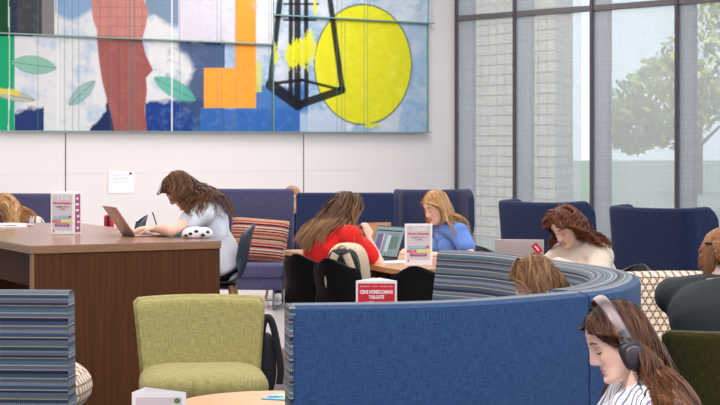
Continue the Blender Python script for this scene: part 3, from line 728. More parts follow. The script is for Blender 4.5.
# --- lounge chair without arms (green)
def lounge(name, label, loc, rz, mat='green', inner=None, W=0.66, H=0.79, group=None, wrap=0.10, flare=0.05, seatm=None):
    t = thing(name, label, 'lounge chair', loc, rz, group)
    def back_mesh(d0, d1, h, inset=0.0, zb=0.30):
        mb = MB(); uvs = []; nu = 28; rows = 12; th = d1-d0; r = min(0.03, th/2)
        prs = None
        for i in range(nu+1):
            u = i/nu*2-1
            z1 = h-0.008*(u*u); hwid = (W/2-inset)
            pr = []
            for k in range(rows): pr.append((d0, zb+(z1-r-zb)*k/(rows-1)))
            for k in range(1, 6): a = pi-k*pi/6; pr.append((d0+r+cos(a)*r if k < 3 else d1-r+cos(a)*r, z1-r+sin(a)*r))
            for k in range(rows): pr.append((d1, z1-r-(z1-r-zb)*k/(rows-1)))
            m = len(pr)
            for d, z in pr:
                zz = (z-0.40)/(H-0.40); x = u*(hwid+flare*max(zz, -0.3)); y = wrap*abs(u)**2.6-0.13*zz
                e_ = max(0, abs(u)-0.93)/0.07; dd = d+(0.5*(d0+d1)-d)*e_*0.5
                mb.v.append((x, y+dd, z-0.02*e_*(z > h-0.1))); uvs.append((x+dd, z))
        for i in range(nu):
            for k in range(m): mb.f.append((i*m+k, i*m+(k+1) % m, (i+1)*m+(k+1) % m, (i+1)*m+k)); mb.mi.append(0)
        mb.f.append(tuple(range(m))); mb.f.append(tuple(nu*m+k for k in range(m))); mb.mi += [0, 0]
        return mb, uvs
    mb, uvs = back_mesh(-0.05, 0.03, H, 0.0, 0.2); mb.build('back', M[mat], t, uvs=uvs)
    mb, uvs = back_mesh(0.03, 0.085, H-0.012, 0.016, 0.36); mb.build('back_pad', M[inner or mat], t, uvs=uvs)
    # seat cushion rounded, crowned
    vs = []; nx = 24; ny = 18; uv = []
    Ws = W/2+0.01; 
    mb = MB()
    bm = bmesh.new(); bmesh.ops.create_grid(bm, x_segments=2, y_segments=2, size=1); bm.free()
    pts = []
    for j in range(13):          # superellipsoid
        ph = -pi/2+pi*j/12
        for i in range(40):
            th = 2*pi*i/40; c = cos(ph); s_ = sin(ph)
            sp = lambda a, e: math.copysign(abs(a)**e, a)
            pts.append((sp(c, 0.5)*sp(cos(th), 0.42)*Ws, 0.36+sp(c, 0.5)*sp(sin(th), 0.42)*0.31, 0.395+sp(s_, 0.8)*0.085)); uv.append((pts[-1][0], pts[-1][1]))
    fs = [(j*40+i, j*40+(i+1) % 40, (j+1)*40+(i+1) % 40, (j+1)*40+i) for j in range(12) for i in range(40)]
    mb.add(pts, fs); mb.build('seat', M[seatm or mat], t, uvs=uv)
    mb = MB(); mb.box((0, 0.32, 0.245), (W-0.03, 0.60, 0.15), 0.03, seg=3); mb.build('seat_base', M[mat], t)
    for sx in (-1, 1):
        for sy in (0.08, 0.56):
            mb = MB(); mb.tube([(sx*(W/2-0.1), sy, 0.18), (sx*(W/2-0.07), sy, 0.0)], [0.02, 0.012], 8); mb.build('leg', M['leg'], t)
    return t
g1 = lounge('lounge_chair', 'armless green upholstered lounge chair facing us in front of the brown desk', (-0.79, 8.98, 0), pi+0.13, wrap=0.08, flare=0.035, W=0.585, H=0.78)
lounge('lounge_chair', 'lounge chair with cream honeycomb patterned back at the right', (1.86, 10.1, 0), pi-0.2, mat='honey', inner='honey', seatm='green', W=0.78, H=0.815)
lounge('lounge_chair', 'dark olive lounge chair seen from behind, holding the ponytailed woman', (1.63, 7.32, 0), R_(-12), mat='olive', W=0.78, H=0.79, flare=0.02)
lounge('lounge_chair', 'yellow green lounge chair peeking out between blue booth and olive chair', (1.70, 8.95, 0), R_(100), mat='green', W=0.5, H=0.665)
# --- striped chair at the left edge, seen from behind
t = thing('striped_chair', 'striped chair with cream honeycomb seat at the left edge, seen from behind', 'chair', (-1.545, 7.30, 0), R_(-4))
plan = [(-0.42+0.80*k/10, 0.0) for k in range(11)]
mb = MB(); uvs = []; closed_sweep(mb, uvs, plan, arc_profile(0.945, 0.11, 0.16, 0.035, 0.05), 1); mb.build('back', M['stripe'], t, uvs=uvs)
pts = []; uv = []
for j in range(17):
    ph = -pi/2+pi*j/16
    for i in range(40):
        th = 2*pi*i/40; c = cos(ph); s_ = sin(ph); sp = lambda a, e: math.copysign(abs(a)**e, a)
        pts.append((0.0+sp(c, 0.8)*sp(cos(th), 0.6)*0.37, 0.40+sp(c, 0.7)*sp(sin(th), 0.6)*0.30, 0.50+sp(s_, 0.9)*0.145)); uv.append((pts[-1][0]+pts[-1][2]*0.3, pts[-1][1]*.5+pts[-1][2]))
fs = [(j*40+i, j*40+(i+1) % 40, (j+1)*40+(i+1) % 40, (j+1)*40+i) for j in range(16) for i in range(40)]
mb = MB(); mb.add(pts, fs); mb.build('seat', M['honey'], t)
mb = MB(); mb.box((0, 0.40, 0.22), (0.74, 0.56, 0.2), 0.03); mb.build('seat_base', M['dark'], t)
for sx in (-1, 1):
    for sy in (0.15, 0.6):
        mb = MB(); mb.tube([(sx*0.3, sy, 0.14), (sx*0.32, sy, 0.0)], [0.02, 0.014], 8); mb.build('leg', M['steel'], t)

# --- shell chair
def shell_chair(label, loc, rz, mat='black', seat=0.45, name='shell_chair', group=None, legm='leg'):
    t = thing(name, label, 'chair', loc, rz, group)
    nu, nv = 16, 26; prof = []
    # side profile (y,z) from seat front to back top and half width
    key = [(0.24, -0.035, .20), (0.20, -0.005, .215), (0.05, -0.005, .225), (-0.10, -0.01, .225), (-0.17, 0.02, .22), (-0.205, 0.09, .215), (-0.225, 0.18, .22), (-0.245, 0.28, .215), (-0.262, 0.345, .175), (-0.268, 0.368, .10)]
    kp = catmull(key, 4); vs = []
    for k, (y, z, hw) in enumerate(kp):
        for i in range(nu+1):
            u = i/nu*2-1; bk_ = min(1, max(0, (z-0.02)/0.12))
            dish = 0.02*u*u*(1-bk_); curve = 0.06*u*u*bk_
            vs.append((u*hw, y+curve, seat+z+dish-(0.05*u*u if z > .33 else 0)))
    fs = [(k*(nu+1)+i, k*(nu+1)+i+1, (k+1)*(nu+1)+i+1, (k+1)*(nu+1)+i) for k in range(len(kp)-1) for i in range(nu)]
    me = bake(vs, fs, [('SOLIDIFY', dict(thickness=0.009, offset=0)), ('SUBSURF', dict(levels=1, render_levels=1))])
    finish(me, 'shell', M[mat], t)
    foot = 0.3 if seat > .6 else None
    for sx in (-1, 1):
        for sy, ty in ((0.13, 0.20), (-0.12, -0.24)):
            mb = MB(); mb.tube([(sx*0.13, sy, seat-0.02), (sx*0.21, ty, 0.0)], [0.019, 0.012], 10); mb.build('leg', M[legm], t)
    mb = MB(); mb.box((0, 0, seat-0.028), (0.28, 0.28, 0.018), 0.004); mb.build('seat_frame', M['dark'], t)
    if foot:
        f = 1-(foot/(seat-0.02)); q = [(sx*(0.13+0.08*f), (0.13+0.07*f) if sy > 0 else (-0.12-0.12*f), foot) for sx, sy in ((-1, 1), (1, 1), (1, -1), (-1, -1))]
        mb = MB()
        for a, b_ in zip(q, q[1:]+q[:1]): mb.tube([a, b_], 0.009, 8)
        mb.build('footrest', M['steel'], t)
    return t
A_ = Vector((-0.57, 13.42, 0)); TD = Vector((0.37, -0.93, 0)).normalized(); TN = Vector((0.93, 0.37, 0)).normalized()
def tb(al, pe): p = A_+TD*al+TN*pe; return (p.x, p.y, 0)
angR = math.atan2(TN.y, TN.x)-pi/2
shell_chair('black shell chair holding the woman in red, left of the two side by side', (-0.22, 11.92, 0), R_(44-90), mat='black')
c2 = shell_chair('black shell chair with the cream and black backpack on it', (-0.01, 11.50, 0), R_(44-90), mat='black')
shell_chair('black shell chair at the near end of the wooden table, beside the striped booth', (0.46, 10.83, 0), R_(-32), mat='black')
shell_chair('dark shell chair under the blonde woman in blue', (0.80, 12.95, 0), R_(70)+0.3, mat='black')
shell_chair('slate counter chair holding the long haired woman in white', (-0.93, 11.50, 0), R_(90), mat='shellblue', seat=0.66, name='counter_chair')
shell_chair('dark counter chair back showing just past the writing hands', P(154, 200, 13.0)*1 and (P(154, 200, 13.0).x, 13.0, 0), R_(95), mat='shellblue', seat=0.655, name='counter_chair')
shell_chair('dark counter chair with a red bag behind the open rose laptop', (P(112, 200, 13.8).x, 13.8, 0), R_(100), mat='shellblue', seat=0.615, name='counter_chair')
shell_chair('dark shell chair under the woman in the cream sweater', (1.45, 10.62, 0), R_(125), mat='dark')
shell_chair('dark shell chair top just left of the silver laptop', (P(484, 0, 12.4).x, 12.4, 0), R_(190), mat='dark')
shell_chair('dark shell chair under the blonde at the left edge', (-2.62, 14.1, 0), R_(170), mat='dark')
shell_chair('dark shell chair behind the violet blue bench, below the blonde head', (-0.66, 18.0, 0), R_(160), mat='dark')

# --- brown counter desk
DA = Vector((0.888, 0.46, 0)).normalized(); DB = Vector((-0.46, 0.888, 0)).normalized()
C1 = Vector((-1.865, 10.3, 0)); DW = 1.17; DL = 2.75; DH = 0.95
desk = thing('desk', 'long brown wood counter height desk with pinkish taupe top', 'desk', C1, math.atan2(DA.y, DA.x))
mb = MB(); mb.box((DW/2, DL/2, DH-0.006), (DW, DL, 0.012), 0.0); mb.build('desktop', M['desktop'], desk, smooth=False)
mb = MB(); mb.box((DW/2, DL/2, DH-0.029), (DW, DL, 0.034), 0.002); mb.build('top_edge', M['edge'], desk, smooth=False)
mb = MB(); mb.box((DW/2+0.01, 0.03, (DH-0.047)/2), (DW-0.03, 0.045, DH-0.048), 0.002); mb.build('end_panel', M['brown'], desk, smooth=False)
mb = MB(); mb.box((DW/2+0.01, DL-0.03, (DH-0.047)/2), (DW-0.03, 0.045, DH-0.048), 0.002); mb.build('end_panel', M['brown'], desk, smooth=False)
mb = MB(); mb.box((0.018, 0.03, (DH-0.047)/2), (0.012, 0.047, DH-0.048), 0.001); mb.build('panel_edging', M['edge'], desk, smooth=False)
mb = MB(); mb.box((0.16, DL/2, DH-0.047-0.11), (0.02, DL-0.11, 0.22), 0.002); mb.build('apron', M['brown'], desk, smooth=False)
mb = MB(); mb.box((0.62, DL/2, (DH-0.05)/2), (0.03, DL-0.11, DH-0.05), 0.002); mb.build('modesty_panel', M['brown'], desk, smooth=False)
def dk(u, v, z=DH): p = C1+DA*u+DB*v; return (p.x, p.y, z)
def on_plane(px, py, z):   # point on the horizontal plane z seen at an image position
    Y = (CAM_H-z)*F_PX/(py-140); return Vector(((px-360)/F_PX*Y, Y, z))

# --- wooden study table
def study_table(name, label, org, ang, L_, W_, H, toph, top='tan', base='brown', cat='table', inset=0):
    t = thing(name, label, cat, org, ang)   # x along length, y across
    mb = MB(); mb.box((L_/2, W_/2, H-toph/2), (L_, W_, toph), 0.003); mb.build('tabletop', M[top], t, smooth=False)
    for x in (0.03, L_-0.03-inset):
        mb = MB(); mb.box((x, W_/2, (H-toph-0.001)/2), (0.045, W_-0.02, H-toph-0.001), 0.003); mb.build('end_panel', M[base], t, smooth=False)
    mb = MB(); mb.box((L_/2, W_/2+0.05, 0.45), (L_-0.11, 0.02, 0.5), 0.002); mb.build('modesty_panel', M['black'], t, smooth=False)
    return t
study_table('study_table', 'warm brown wooden table shared by the woman in red and the blonde', A_, math.atan2(TD.y, TD.x), 2.22, 0.74, 0.74, 0.035, inset=0.5)
bpy.data.objects['study_table'].location = A_
# TN must be +y local: rotate so that local y = TN
study_table('study_table', 'small table under the silver laptop behind the booth', (0.72, 9.95, 0), R_(-3), 0.62, 0.75, 0.74, 0.03)

# --- round tables and tent cards
def round_table(label, loc, r, h):
    t = thing('round_table', label, 'table', loc, 0)
    mb = MB(); n = 64; prf = [(0.0, h), (r-0.006, h), (r, h-0.006), (r-0.004, h-0.022), (r-0.02, h-0.026), (0.0, h-0.026)]
    vs = []; 
    for d, z in prf[1:-1]:
        for i in range(n): vs.append((cos(2*pi*i/n)*d, sin(2*pi*i/n)*d, z))
    fs = [tuple(range(n)), tuple(range(4*n-1, 3*n-1, -1))]+[(k*n+i, k*n+(i+1) % n, (k+1)*n+(i+1) % n, (k+1)*n+i) for k in range(3) for i in range(n)]
    mb.add(vs, fs); mb.build('tabletop', M['oak'], t)
    mb = MB(); mb.tube([(0, 0, h-0.026), (0, 0, 0.02)], 0.035, 20); mb.build('pedestal', M['steel'], t)
    mb = MB(); mb.tube([(0, 0, 0.0), (0, 0, 0.012), (0, 0, 0.022)], [0.22, 0.22, 0.05], 40); mb.build('foot', M['steel'], t)
    return t
HT = 0.55
round_table('light oak round table with a booklet on it, in front of the green chair', (-0.32, 6.88, 0), 0.39, HT)
round_table('small light oak round table under the white tent card at the bottom left', (-0.80, 6.25, 0), 0.30, HT)

# ------------------------------------------------------------ printed things, laptops, small items
def text(s, size, par, loc, rot, mat, name='lettering', bold=0.0, width=None, align='CENTER'):
    cu_ = bpy.data.curves.new('tmp', 'FONT'); cu_.body = s; cu_.size = size; cu_.align_x = align; cu_.align_y = 'CENTER'; cu_.extrude = 0.0004; cu_.offset = bold
    o = bpy.data.objects.new('tmp', cu_); C.objects.link(o); dg = bpy.context.evaluated_depsgraph_get()
    me = bpy.data.meshes.new_from_object(o.evaluated_get(dg)); bpy.data.objects.remove(o)
    xs = [v.co.x for v in me.vertices]; k = 1.0
    if width: k = width/(max(xs)-min(xs))
    for v in me.vertices: v.co.x *= k
    r = finish(me, name, M[mat], par, smooth=False); r.location = loc; r.rotation_euler = rot; return r
def card_front(par, W, H, y, z0, tilt=0.0):
    """info sheet graphics on a panel facing -y"""
    R90 = (pi/2+tilt, 0, 0); e = 0.0030
    L = lambda px_, pz_: (px_*W, y-e, z0+pz_*H)
    def bar(x0, x1, zz, hh, mat, nm='printed_bar'):
        mb = MB(); mb.box(((x0+x1)/2*W, y-(0.0008 if nm == 'printed_sheet' else 0.002), z0+zz*H), ((x1-x0)*W, 0.001, hh*H), 0); return mb.build(nm, M[mat], par, smooth=False)
    bar(-.42, .42, .52, .84, 'pinkgrey', 'printed_sheet')
    text('CEHS', .14*H, par, L(0.05, .86), R90, 'white', width=.5*W, bold=.001)
    text('Diverse Networks', .075*H, par, L(0, .745), R90, 'red', width=.76*W, bold=.0006)
    text('THURSDAY OCT. 24', .05*H, par, L(0, .655), R90, 'ink', width=.58*W)
    text('4-7 PM', .05*H, par, L(0, .595), R90, 'ink', width=.24*W)
    bar(-.36, .30, .405, .07, 'cyan'); bar(-.42, -.08, .315, .065, 'red'); bar(-.08, .42, .315, .065, 'yellow'); bar(-.30, .30, .225, .07, 'purple')
    def over(s, x, zz, wd, m_): 
        o = text(s, .045*H, par, (x*W, y-e-.0012, z0+zz*H), R90, m_, width=wd*W)
    over('PROGRAMS', -.03, .405, .52, 'white'); over('CLUBS', -.25, .315, .26, 'white'); over('RESOURCES', .17, .315, .40, 'white'); over('OPPORTUNITIES', 0, .225, .48, 'white')
    mb = MB(); mb.tube([(.34*W, y, z0+.42*H), (.34*W, y-.0034, z0+.42*H)], .05*W, 16); mb.build('printed_badge', M['red'], par)
    mb = MB(); mb.box((-.37*W, y-.0022, z0+.075*H), (.06*W, .001, .045*H), 0); mb.build('printed_mark', M['red'], par, smooth=False)
# triangular/box brochure display on the desk
t = thing('brochure_display', 'white box display with coloured bars standing on the brown desk', 'display', on_plane(66, 234, DH), -0.22)
W_, H_, D_ = 0.158, 0.268, 0.125
mb = MB(); mb.box((0, 0, H_/2), (W_, D_, H_), 0.003); mb.build('box', M['white'], t, smooth=False)
card_front(t, W_, H_, -D_/2, 0.0)
mb = MB(); mb.box((W_/2+0.001, 0, H_*.5), (0.001, D_*.7, H_*.9), 0); mb.build('side_print', M['magenta'], t, smooth=False)
for k in range(6):
    mb = MB(); mb.box((W_/2+0.0025, rng.uniform(-.015, .015), H_*(.15+.14*k)), (0.001, D_*rng.uniform(.25, .5), H_*.05), 0); mb.build('side_print_line', M['white'], t, smooth=False)
# the clear holder on the wooden table
pd = on_plane(418.5, 265.5, 0.74)
t = thing('brochure_display', 'white info display with coloured bars on the table in front of the blonde', 'display', pd, -0.03)
W_, H_ = 0.178, 0.27
mb = MB(); mb.box((0, 0, H_/2), (W_, 0.006, H_), 0.002); mb.box((0, 0.05, H_*0.5), (W_, 0.006, H_*1.0), 0.002, M=Matrix.Rotation(0.16, 3, 'X')); mb.build('panel', M['white'], t, smooth=False)
card_front(t, W_, H_*.97, -0.003, 0.01)

# red tent card standing on a stool behind the booth's edge
tz = 0.77
pc = Vector(((376.5-360)/F_PX*9.9, 9.9, 0))
t = thing('side_table', 'small dark side table hidden behind the booth, carrying the red tailgate card', 'table', (pc.x, pc.y, 0), 0)
mb = MB(); mb.box((0, 0.05, 0.622), (0.40, 0.34, 0.025), 0.006); mb.build('tabletop', M['dark'], t)
mb = MB(); mb.tube([(0, 0.05, 0.61), (0, 0.05, 0.015)], 0.025, 16); mb.build('pedestal', M['steel'], t)
mb = MB(); mb.box((0, 0.05, 0.008), (0.30, 0.28, 0.016), 0.004); mb.build('foot', M['steel'], t)
t = thing('tent_card', 'red and white homecoming tailgate tent card behind the booth edge', 'card', (pc.x, pc.y, 0.635), -0.02)
W_, H_ = 0.222, 0.152
mb = MB(); mb.add([(-W_/2, -0.04, 0), (W_/2, -0.04, 0), (W_/2, -0.04, H_), (-W_/2, -0.04, H_), (-W_/2, -.043, 0), (W_/2, -.043, 0), (W_/2, -.043, H_), (-W_/2, -.043, H_)], [(0, 1, 2, 3), (4, 5, 6, 7), (0, 1, 5, 4), (3, 2, 6, 7), (0, 3, 7, 4), (1, 2, 6, 5)])
mb.build('front_panel', M['white'], t, smooth=False)
mb = MB()
for s in (-1, 1):
    a = Vector((s*W_/2, -0.041, 0)); b_ = Vector((s*0.01, 0.12, 0)); n_ = Vector((0, 0.003, 0))
    mb.add([a, b_, b_+Vector((0, 0, H_+.006)), a+Vector((0, 0, H_)), a+n_, b_+n_, b_+n_+Vector((0, 0, H_+.006)), a+n_+Vector((0, 0, H_))], [(0, 1, 2, 3), (4, 5, 6, 7), (0, 1, 5, 4), (3, 2, 6, 7), (0, 3, 7, 4), (1, 2, 6, 5)])
mb.build('side_panel', M['white'], t, smooth=False)
mb = MB(); mb.add([(-W_/2, -.041, H_-.002), (W_/2, -.041, H_-.002), (0.01, .12, H_-.002), (-W_/2, -.041, H_), (W_/2, -.041, H_), (0.01, .12, H_+.004)], [(0, 1, 2), (3, 4, 5), (0, 1, 4, 3), (1, 2, 5, 4), (2, 0, 3, 5)]); mb.build('top_panel', M['pinkgrey'], t, smooth=False)
mb = MB(); mb.box((0, -.0436, H_*.46), (W_*.9, .001, H_*.9), 0); mb.build('red_sheet', M['red'], t, smooth=False)
R90 = (pi/2, 0, 0)
text('SEPTEMBER 27  \u2022  3:30 P.M.  \u2022  OUTDOOR PLAZA', .010, t, (0, -.0446, H_*.80), R90, 'white', width=W_*.80)
text('CEHS HOMECOMING', .026, t, (0, -.0446, H_*.60), R90, 'white', width=W_*.80, bold=.0012)
text('TAILGATE', .024, t, (0, -.0446, H_*.42), R90, 'white', width=W_*.38, bold=.0012)
text('REGISTER BY SEPTEMBER 20', .009, t, (W_*.19, -.0446, H_*.22), R90, 'white', width=W_*.42)
mb = MB(); mb.add([(-.085, -.0446, .036), (-.012, -.0446, .044), (-.055, -.0446, .008), (-.072, -.0446, .008)], [(0, 1, 2, 3)]); mb.build('printed_pennant', M['pinkgrey'], t, smooth=False)

# white tent card bottom left
hz = HT
t = thing('tent_card', 'white folded tent card at the bottom left in front of the green chair', 'card', (-0.685, 6.22, hz), 0.05)
a_, h_ = 0.092, 0.142
mb = MB()
tri = [(-a_, -0.03), (a_, -0.035), (-0.055, 0.10)]
for (x0, y0), (x1, y1) in zip(tri, tri[1:]+tri[:1]):
    a = Vector((x0, y0, 0)); b_ = Vector((x1, y1, 0)); nrm = Vector((y1-y0, x0-x1, 0)).normalized()*-0.002
    mb.add([a, b_, b_+Vector((0, 0, h_)), a+Vector((0, 0, h_)), a+nrm, b_+nrm, b_+nrm+Vector((0, 0, h_)), a+nrm+Vector((0, 0, h_))], [(0, 1, 2, 3), (4, 5, 6, 7), (0, 1, 5, 4), (3, 2, 6, 7), (0, 3, 7, 4), (1, 2, 6, 5)])
mb.build('card_panel', M['white'], t, smooth=False)
mb = MB(); mb.box((0, -0.0345, h_*.45), (a_*1.7, .001, h_*.86), 0, M=Matrix.Rotation(-0.027, 3, 'Z')); mb.build('printed_sheet', M['pinkgrey'], t, smooth=False)
mb = MB(); mb.ell((0.062, -0.037, h_*.80), (.011, .001, .010)); mb.build('printed_mark', plain('green_print', srgb(88, 130, 70)), t)
# booklet on the round table
t = thing('booklet', 'small blue and yellow booklet lying on the light oak round table', 'booklet', (on_plane(280, 397.5, HT).x+.015, on_plane(280, 397.5, HT).y, HT+0.001), -0.4)
mb = MB(); mb.box((0, 0, 0.002), (0.12, 0.16, 0.004), 0.001); mb.build('pages', M['cyan'], t, smooth=False)
mb = MB(); mb.box((0.01, 0.01, 0.0045), (0.07, 0.09, 0.001), 0); mb.build('cover_print', M['yellow'], t, smooth=False)
mb = MB(); mb.box((-0.02, -0.03, 0.0052), (0.06, 0.03, 0.001), 0, M=Matrix.Rotation(.5, 3, 'Z')); mb.build('cover_title', plain('blue_print', srgb(50, 80, 160)), t, smooth=False)

# laptops: local origin at hinge centre, +y towards the user
def laptop(label, loc, rz, mat='alu', tilt=25, W=0.305, D=0.212, scr=None, badge=False, name='laptop'):
    t = thing(name, label, 'laptop', loc, rz)
    mb = MB(); mb.box((0, D/2, 0.008), (W, D, 0.012), 0.004, seg=2); mb.build('base', M[mat], t)
    kb = MB(); kb.box((0, 0.075, 0.0146), (W*.86, 0.10, 0.001), 0); k_ = kb.build('keyboard', M['dark'], t, smooth=False)
    mb = MB(); mb.box((0, 0.165, 0.0146), (0.10, 0.06, 0.0008), 0); mb.build('trackpad', M['aluS'], t, smooth=False)
    Rm = Matrix.Rotation(-R_(tilt)*-1, 3, 'X')
    def lp(x, y, z): return Rm @ Vector((x, y, z))+Vector((0, 0, 0.013))
    mb = MB(); mb.box(lp(0, 0, D/2), (W, 0.006, D), 0.0025, M=Rm); lid = mb.build('lid', M[mat], t)
    mb = MB(); mb.box(lp(0, 0.0036, D/2+.002), (W*.95, 0.001, D*.92), 0, M=Rm); sc_ = mb.build('screen', M['dark'] if not scr else M['screenglow'], lid, smooth=False)
    if scr:
        for (x, z, w_, h_, m_) in [(0, .19, .285, .008, 'ink'), (-.09, .10, .07, .13, 'scrpurple'), (-.055, .10, .012, .13, 'white'), (.06, .165, .14, .006, 'scrgreen'), (.08, .11, .09, .09, 'scrgreen'), (.01, .10, .04, .12, 'scrpale')]:
            mb = MB(); mb.box(lp(-x, 0.0046, z), (w_, .0006, h_), 0, M=Rm); mb.build('screen_window', M[m_], lid, smooth=False)
    mb = MB(); mb.ell(lp(0, -0.0034, D/2), (0.018, 0.0006, 0.02), nu=20); mb.build('lid_emblem', M['aluS'], lid)
    mb = MB(); mb.tube([(-W*.38, 0, 0.010), (W*.38, 0, 0.010)], 0.006, 8); mb.build('hinge', M['dark'], t)
    if badge:
        mb = MB(); mb.box(lp(W*.36, -0.0042, D*.80), (0.058, 0.001, 0.036), 0, M=Rm @ Matrix.Rotation(R_(52), 3, 'Y')); mb.build('sticker', M['red'], lid, smooth=False)
        mb = MB(); mb.box(lp(W*.36, -0.0052, D*.80), (0.034, 0.001, 0.008), 0, M=Rm @ Matrix.Rotation(R_(52), 3, 'Y')); mb.build('sticker_mark', M['white'], lid, smooth=False)
    return t
def emis(name, c, s): 
    m, N, L, b = newmat(name, 0.3, 0.5); b.inputs['Base Color'].default_value = c; b.inputs['Emission Color'].default_value = c; b.inputs['Emission Strength'].default_value = s; return m
M['screenglow'] = emis('screen_light', srgb(120, 146, 154), .25); M['scrpurple'] = emis('screen_purple', srgb(110, 90, 140), .2); M['scrgreen'] = emis('screen_green', srgb(90, 120, 112), .2); M['scrpale'] = emis('screen_pale', srgb(170, 190, 195), .3)
h1 = (on_plane(120, 235.0, DH)+on_plane(136, 237.0, DH))/2
laptop('rose coloured open laptop on the brown desk in front of the writing woman', (h1.x, h1.y, DH), R_(-66), 'alu', tilt=35, W=.30)
h2 = on_plane(383, 259.5, 0.74)
laptop('dark rimmed laptop with lit screen in front of the woman in red', (h2.x, h2.y, 0.74), R_(125), 'dark', tilt=20, W=.33, D=.225, scr=True)
laptop('silver laptop with a red sticker on its lid, behind the striped booth back', ((520-360)/F_PX*10.2, 10.2, 0.74), R_(-12), 'aluS', tilt=9, W=.275, D=.245, badge=True)

# writing things on the desk
q = on_plane(150, 233.0, DH)
t = thing('notebook', 'open white notebook under the writing hands', 'notebook', (q.x, q.y, DH), R_(20))
mb = MB(); mb.box((-.09, 0, .004), (.18, .25, .008), .002); mb.build('left_page', M['paper'], t); mb = MB(); mb.box((.091, 0, .004), (.18, .25, .008), .002); mb.build('right_page', M['paper'], t)
q = on_plane(192, 238.0, DH)
mb = MB(); mb.ell((0, 0, 0.032), (.115, .05, .032), nu=24, nv=12)
pcase = mb.build('pouch', vcol('x', .8), None)
bpy.data.objects.remove(pcase)
t = thing('pencil_case', 'white pouch with dark spots at the edge of the brown desk', 'pencil case', (q.x+.035, q.y-.04, DH), 0.2)
pts = []; 
for j in range(11):
    ph = -pi/2+pi*j/10
    for i in range(28):
        th = 2*pi*i/28; sp = lambda a, e: math.copysign(abs(a)**e, a)
        pts.append((sp(cos(ph), .6)*sp(cos(th), .6)*.095*(1-.12*sin(ph)), sp(cos(ph), .6)*sp(sin(th), .7)*.045, .034+sp(sin(ph), .8)*.034+.004*sin(7*cos(th))))
mb = MB(); mb.add(pts, [(j*28+i, j*28+(i+1) % 28, (j+1)*28+(i+1) % 28, (j+1)*28+i) for j in range(10) for i in range(28)])
mb.build('pouch', M['white'], t)
for x, z in ((-.045, .03), (-.01, .045), (.03, .022), (.06, .04), (-.07, .02)):
    mb = MB(); yy = -.0455*min(1, (1-abs(x/.12)**3)); mb.ell((x, yy*.97, z), (.013, .006, .009)); mb.build('spot', M['ink'], t)
q = on_plane(175, 236.5, DH)
mb = MB(); mb.tube([(-.06, 0, .009), (.045, 0.0, .009), (.06, 0, .009)], [.009, .009, .004], 12); o = mb.build('highlighter', plain('teal_plastic', srgb(70, 150, 160)), None); o.location = (q.x-.02, q.y, DH); tag(o, 'teal highlighter lying between the laptop and the pouch', 'pen')
q = on_plane(4, 226.5, DH)
t = thing('paper_stack', 'loose stack of papers at the left end of the brown desk', 'papers', (q.x, q.y, DH), 0.25)
mb = MB(); mb.box((0, 0, .004), (.30, .30, .008), .001); mb.build('sheet', M['paper'], t, smooth=False)
mb = MB(); mb.box((.03, .06, .011), (.30, .26, .006), .001, M=Matrix.Rotation(.3, 3, 'Z')); mb.build('sheet', M['pinkgrey'], t, smooth=False)
mb = MB(); mb.box((-.02, .02, .017), (.26, .22, .004), .001, M=Matrix.Rotation(-.2, 3, 'Z')); mb.build('sheet', M['paper'], t, smooth=False)
# cardboard-brown divider behind the laptop and a white sheet
q = on_plane(373, 252, 0.74)
t = thing('folder', 'tan folder standing open behind the lit laptop', 'folder', (q.x+.03, q.y, 0.742), 0.1)
mb = MB(); mb.box((0, 0, .105), (.17, .004, .21), 0, M=Matrix.Rotation(-.1, 3, 'X')); mb.build('cover', M['tan'], t, smooth=False)
mb = MB(); mb.box((.04, .06, .105), (.15, .004, .21), 0, M=Matrix.Rotation(.35, 3, 'Z')); mb.build('cover', M['tan'], t, smooth=False)
q = on_plane(400, 262, 0.74)
mb = MB(); mb.box((0, 0, .002), (.28, .21, .003), 0, M=Matrix.Rotation(.4, 3, 'Z')); o = mb.build('paper', M['paper'], None, smooth=False); o.location = (q.x, q.y, .7405); tag(o, 'white sheets lying beside the info display on the wooden table', 'paper')
# red bag on the counter chair
t = thing('bag', 'small red and black bag on the counter chair behind the rose laptop', 'bag', (P(124, 0, 13.72).x-.09, 13.55, 0.88), 0)
mb = MB(); mb.box((0, 0, .055), (.07, .07, .12), .02, seg=3); mb.build('body', M['red'], t)
mb = MB(); mb.box((-.0, -.036, .06), (.02, .008, .10), .003); mb.build('strap', M['dark'], t)

# backpack hanging on the black chair's back
cb = Vector((-0.05, 11.50, 0)); ang = R_(-22)
M['cream'] = plain('cream_print_cloth', srgb(206, 188, 160), 0.85, 0.15, 0.14, 60, bmp=.3)
bpk = thing('backpack', 'cream and black backpack hanging on the black chair behind the woman in red', 'backpack', (cb.x, cb.y, 0), ang)
def sup(c, r, e1=.5, e2=.5, n=28, m=14, M_=None):
    pts = []
    for j in range(m+1):
        ph = -pi/2+pi*j/m
        for i in range(n):
            th = 2*pi*i/n; sp = lambda a, e: math.copysign(abs(a)**e, a)
            v = Vector((sp(cos(ph), e1)*sp(cos(th), e2)*r[0], sp(cos(ph), e1)*sp(sin(th), e2)*r[1], sp(sin(ph), e1)*r[2]))
            pts.append((M_ @ v if M_ else v)+Vector(c))
    return pts, [(j*n+i, j*n+(i+1) % n, (j+1)*n+(i+1) % n, (j+1)*n+i) for j in range(m) for i in range(n)]
Ml = Matrix.Rotation(R_(14), 3, 'X')
yb = -0.045; zc = 0.69
mb = MB(); p_, f_ = sup((0, yb, zc), (.13, .09, .215), .6, .6, M_=Ml); mb.add(p_, f_); mb.build('body', M['cream'], bpk)
mb = MB(); p_, f_ = sup((0, yb-.062, zc+.005), (.112, .052, .185), .6, .5, M_=Ml); mb.add(p_, f_); mb.build('back_pad', M['dark'], bpk)
